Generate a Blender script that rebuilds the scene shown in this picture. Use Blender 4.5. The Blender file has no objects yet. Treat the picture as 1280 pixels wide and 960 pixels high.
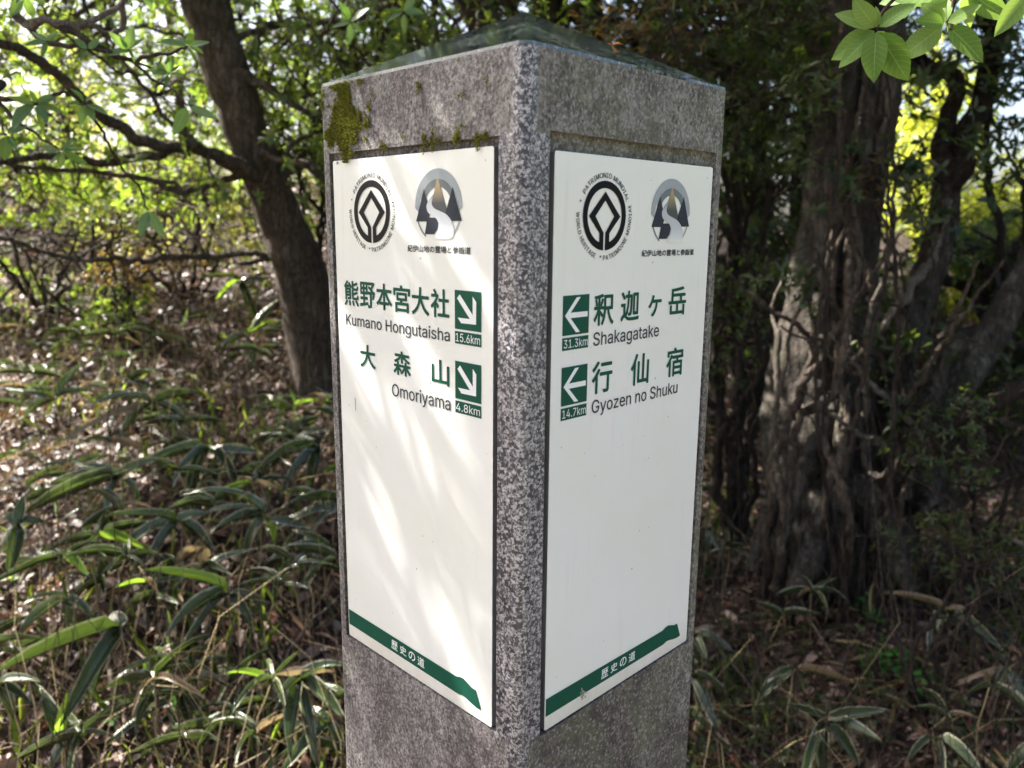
import bpy, bmesh, math, random
import numpy as np
from mathutils import Vector, Matrix, Euler, noise
from mathutils.geometry import interpolate_bezier, delaunay_2d_cdt

random.seed(7)
rng = np.random.default_rng(11)
R = math.radians
SC = bpy.context.scene
COL = SC.collection

# ------------------------------------------------------------------ camera
HT = 1.45                                    # height of the stone post's shaft
F_PX = 982.1
cam_d = bpy.data.cameras.new('camera')
cam = bpy.data.objects.new('camera', cam_d)
COL.objects.link(cam)
CAM = Vector((-0.0044, -0.5162, HT - 0.1115))
cam.location = CAM
cam.rotation_euler = (1.3732, -0.0084, 0.0059)
cam_d.sensor_width = 36
cam_d.lens = F_PX / 1280 * 36
cam_d.clip_start = 0.02
cam_d.clip_end = 2000
cam_d.dof.use_dof = True
cam_d.dof.focus_distance = 0.66
cam_d.dof.aperture_fstop = 8.0
SC.camera = cam
RM = Euler((1.3732, -0.0084, 0.0059)).to_matrix()

# ------------------------------------------------------------------ sky, sun, exposure
SUN_EL, SUN_TH = R(45), R(24)                # elevation; angle behind the picture plane, from the left
TO_SUN = Vector((-math.cos(SUN_TH) * math.cos(SUN_EL), math.sin(SUN_TH) * math.cos(SUN_EL), math.sin(SUN_EL)))
wd = bpy.data.worlds.new('World')
SC.world = wd
wd.use_nodes = True
wn = wd.node_tree
sky = wn.nodes.new('ShaderNodeTexSky')
sky.sky_type = 'NISHITA'
sky.sun_disc = False
sky.sun_elevation = SUN_EL
sky.sun_rotation = math.atan2(TO_SUN.x, TO_SUN.y) % (2 * math.pi)
sky.air_density = 0.8
sky.ozone_density = 0.4
sky.dust_density = 5.0
bg = wn.nodes['Background']
wn.links.new(sky.outputs[0], bg.inputs[0])
bg.inputs[1].default_value = 0.10
sd = bpy.data.lights.new('sun', 'SUN')
sd.energy = 5.0
sd.angle = R(0.53)
sd.color = (1.0, 0.965, 0.90)
sun = bpy.data.objects.new('sun', sd)
COL.objects.link(sun)
sun.rotation_euler = TO_SUN.to_track_quat('Z', 'Y').to_euler()
sun.location = (-6, 3, 8)
SC.view_settings.view_transform = 'Standard'
SC.view_settings.look = 'None'
SC.view_settings.exposure = 2.42
SC.view_settings.gamma = 1
SC.view_settings.use_curve_mapping = False
SC.cycles.use_denoising = True
SC.cycles.max_bounces = 7
SC.cycles.diffuse_bounces = 4
SC.cycles.glossy_bounces = 3
SC.cycles.transmission_bounces = 5
SC.cycles.sample_clamp_indirect = 6
SC.cycles.caustics_reflective = False
SC.cycles.caustics_refractive = False


def ray(px, py):
    return (RM @ Vector(((px - 640) / F_PX, (480 - py) / F_PX, -1))).normalized()


def at(px, py, dist):
    """A point of the place seen in that direction, that many metres away."""
    return CAM + ray(px, py) * dist


# ------------------------------------------------------------------ terrain
def sm(a, b, x):
    t = np.clip((x - a) / (b - a), 0, 1)
    return t * t * (3 - 2 * t)


def ground(x, y):
    x = np.asarray(x, float); y = np.asarray(y, float)
    left = 0.30 * np.clip(y - 0.3, 0, 5.4)
    right = 0.03 * np.clip(y - 0.3, 0, 2.4) + 0.34 * np.clip(y - 3.0, 0, 4.0)
    m = sm(-0.7, 0.9, x)
    g = left * (1 - m) + right * m
    g = g - 0.42 * np.clip(y - 6.6, 0, 400) ** 1.02 * (1 - 0.25 * m)
    far = sm(25, 90, np.hypot(x, y))
    g = np.maximum(g, -26.0) + far * (6 * np.sin(x / 41.0) + 7 * np.cos(y / 57.0))
    g = g + 0.045 * np.sin(x * 2.3 + 1.3) * np.cos(y * 1.9) + 0.02 * np.sin(x * 6.1 + y * 4.3) + 0.012 * np.sin(x * 13 - y * 11)
    return g * sm(0.12, 0.5, np.hypot(x, y - 0.17)) if np.ndim(g) else float(g * sm(0.12, 0.5, math.hypot(x, y - 0.17)))


def gz(x, y):
    return float(ground(x, y))


def on_ground(px, py, h=0.0):
    """Where the view direction comes down to h above the ground."""
    d = ray(px, py)
    t = 0.7
    while t < 14:
        p = CAM + d * t
        if p.z <= gz(p.x, p.y) + h:
            break
        t += 0.01
    p = CAM + d * t
    return Vector((p.x, p.y, gz(p.x, p.y)))


# ------------------------------------------------------------------ object helpers
def tag(o, label=None, cat=None, group=None, kind=None):
    if label: o['label'] = label
    if cat: o['category'] = cat
    if group: o['group'] = group
    if kind: o['kind'] = kind
    return o


def link(name, me, parent=None):
    o = bpy.data.objects.new(name, me)
    COL.objects.link(o)
    if parent: o.parent = parent
    return o


def empty(name, loc=(0, 0, 0), rz=0.0):
    o = bpy.data.objects.new(name, None)
    COL.objects.link(o)
    o.empty_display_size = 0.1
    o.location = loc
    o.rotation_euler = (0, 0, rz)
    return o


def tri_mesh(name, V, T, mat, UV=None, smooth=False):
    """Mesh from arrays: V (n,3), T (m,3), UV (n,2)."""
    V = np.asarray(V, np.float32); T = np.asarray(T, np.int32)
    me = bpy.data.meshes.new(name)
    me.vertices.add(len(V)); me.vertices.foreach_set('co', V.ravel())
    me.loops.add(T.size); me.loops.foreach_set('vertex_index', T.ravel())
    me.polygons.add(len(T)); me.polygons.foreach_set('loop_start', np.arange(0, T.size, 3, dtype=np.int32))
    if UV is not None:
        uv = me.uv_layers.new(name='UVMap')
        uv.data.foreach_set('uv', np.asarray(UV, np.float32)[T.ravel()].ravel())
    if smooth: me.polygons.foreach_set('use_smooth', np.ones(len(T), bool))
    me.update(calc_edges=True)
    me.materials.append(mat)
    return me


def nrm(a):
    return a / np.maximum(np.linalg.norm(a, axis=-1, keepdims=True), 1e-9)


# leaf templates: (x across -1..1, y along 0..1, z lift), triangles
LEAF_S = (np.array([(0, 0, 0), (-1, .42, .10), (0, 1, -.10), (1, .42, .10)]), np.array([(0, 2, 1), (0, 3, 2)]))
LEAF_M = (np.array([(0, 0, 0), (-.82, .28, .05), (.82, .28, .05), (0, .32, -.03), (-.80, .64, .03), (.80, .64, .03), (0, .66, -.06), (0, 1, -.16)]),
          np.array([(0, 3, 1), (0, 2, 3), (1, 3, 4), (3, 6, 4), (3, 2, 5), (3, 5, 6), (4, 6, 7), (6, 5, 7)]))


def leaf_arrays(P, D, N, L, Wd, tpl):
    tv, tt = tpl
    S = nrm(np.cross(D, N))
    L = np.broadcast_to(np.asarray(L, float), (len(P),)); Wd = np.broadcast_to(np.asarray(Wd, float), (len(P),))
    V = (P[:, None, :] + S[:, None, :] * (tv[None, :, 0:1] * (Wd / 2)[:, None, None])
         + D[:, None, :] * (tv[None, :, 1:2] * L[:, None, None]) + N[:, None, :] * (tv[None, :, 2:3] * L[:, None, None]))
    k = len(tv)
    T = tt[None, :, :] + (np.arange(len(P)) * k)[:, None, None]
    UV = np.tile(tv[:, :2], (len(P), 1))
    return V.reshape(-1, 3), T.reshape(-1, 3), UV


def whorls(C, A, n, L, ratio, tpl, tilt=(-.15, .55), spread=0.15):
    """n leaves round the axis A at every twig end C."""
    K = len(C)
    A = nrm(A)
    ref = np.where(np.abs(A[:, 2:3]) < .9, np.array([[0, 0, 1.]]), np.array([[1., 0, 0]]))
    e1 = nrm(np.cross(A, ref)); e2 = np.cross(A, e1)
    ph = rng.uniform(0, 6.28, (K, 1)) + np.arange(n)[None, :] * 6.283 / n + rng.normal(0, .3, (K, n))
    t = rng.uniform(*tilt, (K, n))
    D = e1[:, None] * np.cos(ph)[..., None] + e2[:, None] * np.sin(ph)[..., None] + A[:, None] * t[..., None]
    D = D + rng.normal(0, spread, D.shape)
    D = nrm(D).reshape(-1, 3)
    Ar = np.repeat(A, n, 0) + rng.normal(0, .3, (K * n, 3))
    N = nrm(Ar - (Ar * D).sum(1, keepdims=True) * D)
    P = np.repeat(C, n, 0) - np.repeat(A, n, 0) * rng.uniform(0, .35, (K * n, 1)) * L
    Ls = L * rng.uniform(.55, 1.15, K * n)
    return leaf_arrays(P, D, N, Ls, Ls * ratio, tpl)


def join(parts):
    V, T, U, o = [], [], [], 0
    for v, t, u in parts:
        V.append(v); T.append(t + o); U.append(u if u is not None else np.zeros((len(v), 2))); o += len(v)
    return np.concatenate(V), np.concatenate(T), np.concatenate(U)


def twig_tubes(S, E, r0, r1, seg=4, sag=.06, wob=.03):
    """Thin three-sided twigs from S to E, slightly bent."""
    K = len(S)
    t = np.linspace(0, 1, seg + 1)
    ln = np.linalg.norm(E - S, axis=1)
    mid = rng.normal(0, 1, (K, 3)) * (ln * wob)[:, None]; mid[:, 2] += ln * sag
    ax = nrm(E - S)
    ref = np.where(np.abs(ax[:, 2:3]) < .9, np.array([[0, 0, 1.]]), np.array([[1., 0, 0]]))
    e1 = nrm(np.cross(ax, ref)); e2 = np.cross(ax, e1)
    jit = rng.normal(0, 1, (K, seg + 1, 3)) * (ln * wob * .35)[:, None, None]; jit[:, 0] = 0; jit[:, -1] = 0
    c = S[:, None] + (E - S)[:, None] * t[None, :, None] + mid[:, None] * (4 * t * (1 - t))[None, :, None] + jit
    r0 = np.broadcast_to(np.asarray(r0, float), (K,)); r1 = np.broadcast_to(np.asarray(r1, float), (K,))
    r = r0[:, None] * (1 - t) + r1[:, None] * t
    V = np.stack([c + (e1 * math.cos(a) + e2 * math.sin(a))[:, None] * r[..., None] for a in (0, 2.094, 4.189)], 2)   # K,seg+1,3,3
    base = (np.arange(K) * (seg + 1) * 3)[:, None]
    T = []
    for i in range(seg):
        for j in range(3):
            a = i * 3 + j; b = i * 3 + (j + 1) % 3; T += [(a, b, b + 3), (a, b + 3, a + 3)]
    T = np.array(T)[None] + base[..., None]
    return V.reshape(-1, 3), T.reshape(-1, 3), None


def catmull(pts, n):
    P = [Vector(p) for p in pts]
    P = [P[0] * 2 - P[1]] + P + [P[-1] * 2 - P[-2]]
    out = []
    m = len(P) - 3
    for k in range(n + 1):
        u = k / n * m; i = min(int(u), m - 1); t = u - i
        a, b, c, d = P[i], P[i + 1], P[i + 2], P[i + 3]
        out.append(0.5 * ((2 * b) + (c - a) * t + (2 * a - 5 * b + 4 * c - d) * t * t + (3 * b - a - 3 * c + d) * t ** 3))
    return out


def limb(pts, rad, sides=10, seg=None, rough=.06, flute=0.0, seed=0.0, crook=1.0):
    """A tapering branch or trunk along pts with radii rad (same count), bark relief in the geometry."""
    L = sum((Vector(pts[i + 1]) - Vector(pts[i])).length for i in range(len(pts) - 1))
    rmean = sum(rad) / len(rad)
    seg = seg or max(6, min(90, int(L / max(rmean * .7, .008))))
    c = catmull(pts, seg)
    rr = [x.x for x in catmull([Vector((r, 0, 0)) for r in rad], seg)]
    if max(rad) < .07 and crook:
        for k in range(1, seg):
            f = min(1, k / 3, (seg - k) / 3) * (rr[k] * .55 + .003) * crook
            c[k] = c[k] + noise.noise_vector(c[k] * (.35 / max(rmean, .004)) + Vector((seed * 3, 0, 0))) * f + noise.noise_vector(c[k] * (.12 / max(rmean, .006)) + Vector((seed * 3, 7, 0))) * f * 1.6
    V, T, U = [], [], []
    e1 = None
    for k, p in enumerate(c):
        d = (c[min(k + 1, seg)] - c[max(k - 1, 0)]).normalized()
        if e1 is None:
            e1 = d.orthogonal().normalized()
        e1 = (e1 - d * e1.dot(d)).normalized(); e2 = d.cross(e1)
        for j in range(sides):
            a = 6.28318 * j / sides
            q = p + (e1 * math.cos(a) + e2 * math.sin(a)) * rr[k]
            n1 = noise.noise(q * (1.2 / max(rmean, .01)) + Vector((seed, 0, 0)))
            n2 = noise.noise(q * (4.0 / max(rmean, .01)) + Vector((0, seed, 0)))
            f = 1 + rough * (n1 * 1.6 + n2 * .8) + flute * math.sin(a * 3 + k * .05 + seed) + flute * .6 * math.sin(a * 5 - k * .07 + seed * 2)
            q = p + (e1 * math.cos(a) + e2 * math.sin(a)) * rr[k] * f
            V.append(q[:]); U.append((j / sides, k / seg))
    for k in range(seg):
        for j in range(sides):
            a = k * sides + j; b = k * sides + (j + 1) % sides
            T += [(a, b, b + sides), (a, b + sides, a + sides)]
    for o_ in (0, seg * sides):
        V.append(c[0 if o_ == 0 else seg][:]); U.append((0, 0)); ci = len(V) - 1
        for j in range(sides):
            a, b = o_ + j, o_ + (j + 1) % sides
            T.append((ci, b, a) if o_ == 0 else (ci, a, b))
    return np.array(V), np.array(T), np.array(U)


# ------------------------------------------------------------------ materials
class NT:
    def __init__(s, name):
        s.m = bpy.data.materials.new(name); s.m.use_nodes = True
        s.t = s.m.node_tree; s.n = s.t.nodes
        s.b = s.n['Principled BSDF']; s.out = s.n['Material Output']

    def new(s, typ, **kw):
        nd = s.n.new(typ)
        for k, v in kw.items():
            if k.startswith('_'): setattr(nd, k[1:], v)
        return nd

    def l(s, a, b): s.t.links.new(a, b)

    def noise(s, vec, scale, det=3, rough=.55, w=None):
        nd = s.n.new('ShaderNodeTexNoise'); nd.inputs['Scale'].default_value = scale
        nd.inputs['Detail'].default_value = det; nd.inputs['Roughness'].default_value = rough
        if vec is not None: s.l(vec, nd.inputs['Vector'])
        return nd.outputs['Fac']

    def ramp(s, fac, stops, interp='LINEAR'):
        nd = s.n.new('ShaderNodeValToRGB'); cr = nd.color_ramp; cr.interpolation = interp
        while len(cr.elements) < len(stops): cr.elements.new(.5)
        for e, (p, c) in zip(cr.elements, stops):
            e.position = p; e.color = tuple(c) + (1,) if len(c) == 3 else c
        s.l(fac, nd.inputs[0]); return nd.outputs[0]

    def mix(s, fac, a, b, typ='MIX'):
        nd = s.n.new('ShaderNodeMix'); nd.data_type = 'RGBA'; nd.blend_type = typ
        for sock, v in ((nd.inputs[0], fac), (nd.inputs[6], a), (nd.inputs[7], b)):
            if isinstance(v, (int, float)): sock.default_value = v
            elif isinstance(v, tuple): sock.default_value = v + (1,) if len(v) == 3 else v
            else: s.l(v, sock)
        return nd.outputs[2]

    def math(s, op, a, b=0.0, c=None):
        nd = s.n.new('ShaderNodeMath'); nd.operation = op
        for i, v in enumerate((a, b, c)):
            if v is None: continue
            if isinstance(v, (int, float)): nd.inputs[i].default_value = v
            else: s.l(v, nd.inputs[i])
        return nd.outputs[0]

    def bump(s, h, strength=.5, dist=.01, normal=None):
        nd = s.n.new('ShaderNodeBump'); nd.inputs['Strength'].default_value = strength
        nd.inputs['Distance'].default_value = dist; s.l(h, nd.inputs['Height'])
        if normal is not None: s.l(normal, nd.inputs['Normal'])
        return nd.outputs[0]

    def obj(s): return s.n.new('ShaderNodeTexCoord').outputs['Object']


def simple(name, col, rough=.6, metal=0.0, spec=.5):
    m = NT(name); m.b.inputs['Base Color'].default_value = tuple(col) + (1,)
    m.b.inputs['Roughness'].default_value = rough; m.b.inputs['Metallic'].default_value = metal
    m.b.inputs['Specular IOR Level'].default_value = spec
    return m.m


def leaf_mat(name, cols, trans, tfac=.38, rough=.42, spec=.45, per='island', veins=False):
    """Leaf: glossy cuticle over a body that lets light through; colour differs leaf by leaf."""
    m = NT(name)
    if per == 'island':
        rnd = m.n.new('ShaderNodeNewGeometry').outputs['Random Per Island']
    else:
        rnd = m.n.new('ShaderNodeObjectInfo').outputs['Random']
    n = len(cols)
    col = m.ramp(rnd, [(i / max(n - 1, 1), c) for i, c in enumerate(cols)])
    tcol = m.ramp(rnd, [(0, trans[0]), (1, trans[-1])])
    if veins:
        uv = m.n.new('ShaderNodeTexCoord').outputs['UV']
        sp = m.n.new('ShaderNodeSeparateXYZ'); m.l(uv, sp.inputs[0])
        ax = m.math('ABSOLUTE', sp.outputs[0])
        rib = m.math('LESS_THAN', ax, .045)
        side = m.math('FRACT', m.math('MULTIPLY', m.math('SUBTRACT', sp.outputs[1], m.math('MULTIPLY', ax, .18)), 9.0))
        sv = m.math('MULTIPLY', m.math('LESS_THAN', side, .13), .35)
        f = m.math('MAXIMUM', m.math('MULTIPLY', rib, .6), sv)
        col = m.mix(f, col, tuple(min(1, c * 1.9 + .02) for c in cols[-1]))
        m.l(m.bump(side, .25, .0006), m.b.inputs['Normal'])
    m.l(col, m.b.inputs['Base Color'])
    m.b.inputs['Roughness'].default_value = rough
    m.b.inputs['Specular IOR Level'].default_value = spec
    tr = m.n.new('ShaderNodeBsdfTranslucent'); m.l(tcol, tr.inputs[0])
    mx = m.n.new('ShaderNodeMixShader'); mx.inputs[0].default_value = tfac
    m.l(m.b.outputs[0], mx.inputs[1]); m.l(tr.outputs[0], mx.inputs[2]); m.l(mx.outputs[0], m.out.inputs[0])
    return m.m


M = {}
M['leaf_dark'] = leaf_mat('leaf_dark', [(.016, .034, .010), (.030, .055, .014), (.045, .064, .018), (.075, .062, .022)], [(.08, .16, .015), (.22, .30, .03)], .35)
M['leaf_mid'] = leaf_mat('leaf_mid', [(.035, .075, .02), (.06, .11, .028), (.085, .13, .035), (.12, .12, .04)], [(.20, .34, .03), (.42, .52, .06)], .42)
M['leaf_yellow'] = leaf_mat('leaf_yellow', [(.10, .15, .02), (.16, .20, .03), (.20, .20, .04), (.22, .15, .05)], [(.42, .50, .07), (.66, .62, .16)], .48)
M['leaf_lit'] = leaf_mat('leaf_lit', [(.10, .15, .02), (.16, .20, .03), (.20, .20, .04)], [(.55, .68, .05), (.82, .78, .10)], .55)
M['leaf_spray'] = leaf_mat('leaf_spray', [(.045, .10, .035), (.07, .13, .045), (.10, .16, .06)], [(.22, .42, .05), (.40, .60, .08)], .35, .38, .5, 'object', True)
M['leaf_bright'] = leaf_mat('leaf_bright', [(.09, .17, .03), (.13, .22, .045), (.18, .27, .07)], [(.24, .40, .05), (.34, .46, .08)], .42, .55, .25, 'object', True)
M['leaf_rust'] = leaf_mat('leaf_rust', [(.10, .05, .02), (.16, .08, .03), (.10, .10, .03)], [(.3, .18, .04), (.4, .28, .06)], .35)
M['litter'] = leaf_mat('litter', [(.014, .007, .005), (.028, .013, .009), (.05, .025, .017), (.10, .055, .038), (.34, .24, .19), (.11, .028, .015)], [(.16, .06, .02), (.30, .14, .06)], .14, .5, .4)  # palest tone stands in for sunlit highlights, the darkest for shade
M['straw'] = leaf_mat('straw', [(.22, .15, .07), (.34, .25, .12), (.42, .33, .18), (.18, .10, .06)], [(.3, .22, .08), (.4, .3, .12)], .2, .5, .35)
M['grass'] = leaf_mat('grass', [(.05, .10, .02), (.09, .16, .03), (.14, .18, .05)], [(.3, .45, .04), (.5, .55, .08)], .4, .4, .4)
M['herb'] = leaf_mat('herb', [(.03, .12, .02), (.05, .17, .025), (.07, .2, .03)], [(.12, .35, .03), (.2, .45, .05)], .35, .5, .4)
M['moss'] = leaf_mat('moss', [(.06, .07, .015), (.13, .14, .025), (.22, .22, .045), (.15, .10, .04)], [(.25, .28, .04), (.4, .42, .06)], .3, .8, .1)


def bark(name, c1, c2, c3, lichen=0.0, scale=1.0):
    m = NT(name)
    g = m.n.new('ShaderNodeNewGeometry').outputs['Position']
    mp = m.n.new('ShaderNodeMapping'); mp.inputs['Scale'].default_value = (1, 1, .22); m.l(g, mp.inputs[0])
    a = m.noise(mp.outputs[0], 34 * scale, 6, .7)
    vo = m.n.new('ShaderNodeTexVoronoi'); vo.feature = 'DISTANCE_TO_EDGE'; vo.inputs['Scale'].default_value = 42 * scale
    wv = m.n.new('ShaderNodeVectorMath'); wv.operation = 'ADD'
    nz = m.n.new('ShaderNodeTexNoise'); nz.inputs['Scale'].default_value = 30 * scale; nz.inputs['Detail'].default_value = 4; m.l(g, nz.inputs['Vector'])
    sc_ = m.n.new('ShaderNodeVectorMath'); sc_.operation = 'SCALE'; sc_.inputs[3].default_value = .05 / scale
    m.l(nz.outputs['Color'], sc_.inputs[0]); m.l(mp.outputs[0], wv.inputs[0]); m.l(sc_.outputs[0], wv.inputs[1]); m.l(wv.outputs[0], vo.inputs['Vector'])
    crack = m.ramp(vo.outputs['Distance'], [(0, (0, 0, 0)), (.16, (1, 1, 1))])
    b = m.noise(mp.outputs[0], 120 * scale, 4, .65)
    c = m.noise(g, 6 * scale, 4)
    col = m.ramp(a, [(.32, c1), (.5, c2), (.68, c3)])
    col = m.mix(m.ramp(c, [(.42, (0, 0, 0)), (.62, (1, 1, 1))]), col, m.ramp(b, [(.35, c1), (.65, c2)]))
    col = m.mix(m.math('SUBTRACT', 1.0, m.math('ADD', m.math('MULTIPLY', crack, .5), .5)), col, tuple(x * .35 for x in c1))
    if lichen:
        l1 = m.ramp(m.noise(g, 34 * scale, 6, .75), [(.57 - lichen * .04, (0, 0, 0)), (.64, (1, 1, 1))])
        l1b = m.ramp(m.noise(g, 5 * scale, 3), [(.45, (0, 0, 0)), (.6, (1, 1, 1))])
        col = m.mix(m.math('MULTIPLY', m.math('MULTIPLY', l1, l1b), .7), col, (.19, .205, .165))
        l2 = m.ramp(m.noise(g, 8 * scale, 6, .75), [(.53, (0, 0, 0)), (.62, (1, 1, 1))])
        col = m.mix(m.math('MULTIPLY', l2, .6), col, (.05, .062, .028))
    m.l(col, m.b.inputs['Base Color'])
    m.b.inputs['Roughness'].default_value = .85
    m.b.inputs['Specular IOR Level'].default_value = .25
    n0 = m.bump(crack, .6, .012 / scale); n1 = m.bump(a, 1.0, .035 / scale, n0); m.l(m.bump(b, .8, .010 / scale, n1), m.b.inputs['Normal'])
    return m.m


M['bark_grey'] = bark('bark_grey', (.045, .032, .024), (.135, .10, .073), (.27, .215, .165))
M['bark_lichen'] = bark('bark_lichen', (.028, .022, .018), (.10, .08, .064), (.23, .195, .165), 1.0)
M['bark_dark'] = bark('bark_dark', (.02, .014, .01), (.055, .04, .03), (.10, .08, .06), 0, 1.6)
M['bark_pale'] = bark('bark_pale', (.09, .07, .055), (.20, .165, .13), (.34, .29, .24), .3, 2.2)
M['twig'] = bark('twig', (.04, .028, .02), (.10, .07, .05), (.17, .13, .10), 0, 5)
M['twig_pale'] = bark('twig_pale', (.12, .09, .07), (.24, .19, .15), (.38, .32, .27), 0, 5)

# soil
m = NT('soil')
g = m.n.new('ShaderNodeNewGeometry').outputs['Position']
a = m.noise(g, 14, 6, .7); b = m.noise(g, 2.2, 4)
col = m.ramp(a, [(.3, (.012, .008, .006)), (.5, (.035, .021, .014)), (.7, (.07, .042, .028))])
far = m.n.new('ShaderNodeCameraData')
ln = m.n.new('ShaderNodeVectorMath'); ln.operation = 'LENGTH'; m.l(g, ln.inputs[0])
col = m.mix(m.ramp(m.math('DIVIDE', ln.outputs['Value'], 60), [(.16, (0, 0, 0)), (.3, (1, 1, 1))]), col,
            m.ramp(m.noise(g, .6, 5, .7), [(.35, (.02, .04, .012)), (.65, (.07, .10, .03))]))
m.l(col, m.b.inputs['Base Color']); m.b.inputs['Roughness'].default_value = .95
m.l(m.bump(a, 1, .03), m.b.inputs['Normal'])
M['soil'] = m.m

# granite, bush-hammered and weathered
HWG = .12025
m = NT('granite')
o = m.obj()
vo = m.n.new('ShaderNodeTexVoronoi'); vo.inputs['Scale'].default_value = 520; m.l(o, vo.inputs['Vector'])
sp = m.n.new('ShaderNodeSeparateColor'); m.l(vo.outputs['Color'], sp.inputs[0])
grain = m.ramp(sp.outputs[0], [(0, (.03, .03, .04)), (.22, (.06, .055, .07)), (.32, (.30, .26, .26)), (.6, (.50, .45, .44)), (.85, (.66, .61, .59)), (1, (.72, .64, .62))])
mpf = m.n.new('ShaderNodeMapping'); mpf.inputs['Scale'].default_value = (1, 1, .55); m.l(o, mpf.inputs[0])
fine = m.noise(mpf.outputs[0], 420, 4, .7)
grain = m.mix(.55, grain, m.ramp(fine, [(.40, (.05, .05, .05)), (.58, (.66, .61, .59))]))
# weather: dirt in big soft patches, darker runs down the face, lichen
mp = m.n.new('ShaderNodeMapping'); mp.inputs['Scale'].default_value = (1, 1, .35); m.l(o, mp.inputs[0])
dirt = m.ramp(m.noise(mp.outputs[0], 14, 5, .65), [(.40, (1, 1, 1)), (.62, (0, 0, 0))])
grime = m.ramp(m.noise(mp.outputs[0], 60, 4, .7), [(.42, (1, 1, 1)), (.60, (0, 0, 0))])
col = m.mix(m.math('MULTIPLY', dirt, .42), grain, m.mix(.3, (.085, .075, .065), grain), 'MIX')
col = m.mix(m.math('MULTIPLY', grime, .45), col, (.07, .06, .05))
stain = m.ramp(m.noise(o, 7, 4, .6), [(.44, (0, 0, 0)), (.60, (1, 1, 1))])
col = m.mix(m.math('MULTIPLY', stain, .8), col, m.mix(1.0, col, (.50, .43, .46), 'MULTIPLY'))
stain2 = m.ramp(m.noise(o, 11, 3, .6), [(.5, (0, 0, 0)), (.66, (1, 1, 1))])
col = m.mix(m.math('MULTIPLY', stain2, .5), col, m.mix(1.0, col, (.72, .70, .60), 'MULTIPLY'))
sx = m.n.new('ShaderNodeSeparateXYZ'); m.l(o, sx.inputs[0])
# the face towards the trail (local -y) carries more grey-green lichen
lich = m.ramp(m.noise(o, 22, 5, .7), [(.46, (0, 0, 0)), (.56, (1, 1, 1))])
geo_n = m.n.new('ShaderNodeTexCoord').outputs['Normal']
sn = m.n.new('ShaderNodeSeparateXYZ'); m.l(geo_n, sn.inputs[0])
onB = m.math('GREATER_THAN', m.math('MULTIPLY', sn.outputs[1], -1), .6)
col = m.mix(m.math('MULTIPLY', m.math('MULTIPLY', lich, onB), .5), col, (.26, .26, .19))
col = m.mix(m.math('MULTIPLY', onB, .8), col, m.mix(1.0, col, (.66, .67, .53), 'MULTIPLY'))  # the face's shade and dirt also put into its colour
# polished strip along the near arris, and between the two plates: crisp crystals of several sizes
# pale lichen rosettes and rough crust on the upper band, dark damp staining towards the bottom
up_ = m.ramp(m.math('SUBTRACT', sx.outputs[2], HT - .09), [(0, (0, 0, 0)), (.05, (1, 1, 1))])
ros = m.ramp(m.noise(o, 38, 6, .75), [(.50, (0, 0, 0)), (.56, (1, 1, 1))])
col = m.mix(m.math('MULTIPLY', m.math('MULTIPLY', ros, up_), .45), col, (.40, .385, .34))
dk = m.ramp(m.noise(mp.outputs[0], 42, 6, .75), [(.54, (0, 0, 0)), (.62, (1, 1, 1))])
col = m.mix(m.math('MULTIPLY', dk, .5), col, (.06, .05, .045))
lo_ = m.ramp(m.math('SUBTRACT', HT - .50, sx.outputs[2]), [(0, (0, 0, 0)), (.08, (1, 1, 1))])
wet = m.ramp(m.noise(o, 9, 5, .65), [(.46, (0, 0, 0)), (.56, (1, 1, 1))])
col = m.mix(m.math('MULTIPLY', m.math('MULTIPLY', wet, lo_), .5), col, m.mix(1.0, col, (.38, .30, .33), 'MULTIPLY'))
ux = m.math('MAXIMUM', m.math('ADD', sx.outputs[0], HWG), m.math('ADD', sx.outputs[1], HWG))
inz = m.math('MULTIPLY', m.math('GREATER_THAN', sx.outputs[2], HT - .490), m.math('LESS_THAN', sx.outputs[2], HT - .052))
lim_ = m.math('ADD', .0125, m.math('MULTIPLY', inz, .013))
ragged = m.math('MULTIPLY', m.math('SUBTRACT', m.noise(o, 300, 4, .7), .5), .006)
pol = m.ramp(m.math('MULTIPLY', m.math('SUBTRACT', lim_, m.math('ADD', ux, ragged)), 400), [(0, (0, 0, 0)), (1, (1, 1, 1))])
wv = m.n.new('ShaderNodeVectorMath'); wv.operation = 'ADD'
nz = m.n.new('ShaderNodeTexNoise'); nz.inputs['Scale'].default_value = 700; nz.inputs['Detail'].default_value = 3; m.l(o, nz.inputs['Vector'])
sc_ = m.n.new('ShaderNodeVectorMath'); sc_.operation = 'SCALE'; sc_.inputs[3].default_value = .0022
m.l(nz.outputs['Color'], sc_.inputs[0]); m.l(o, wv.inputs[0]); m.l(sc_.outputs[0], wv.inputs[1])


def grains(scale, stops):
    v_ = m.n.new('ShaderNodeTexVoronoi'); v_.inputs['Scale'].default_value = scale; m.l(wv.outputs[0], v_.inputs['Vector'])
    q_ = m.n.new('ShaderNodeSeparateColor'); m.l(v_.outputs['Color'], q_.inputs[0])
    return m.ramp(q_.outputs[1], stops)


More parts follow.
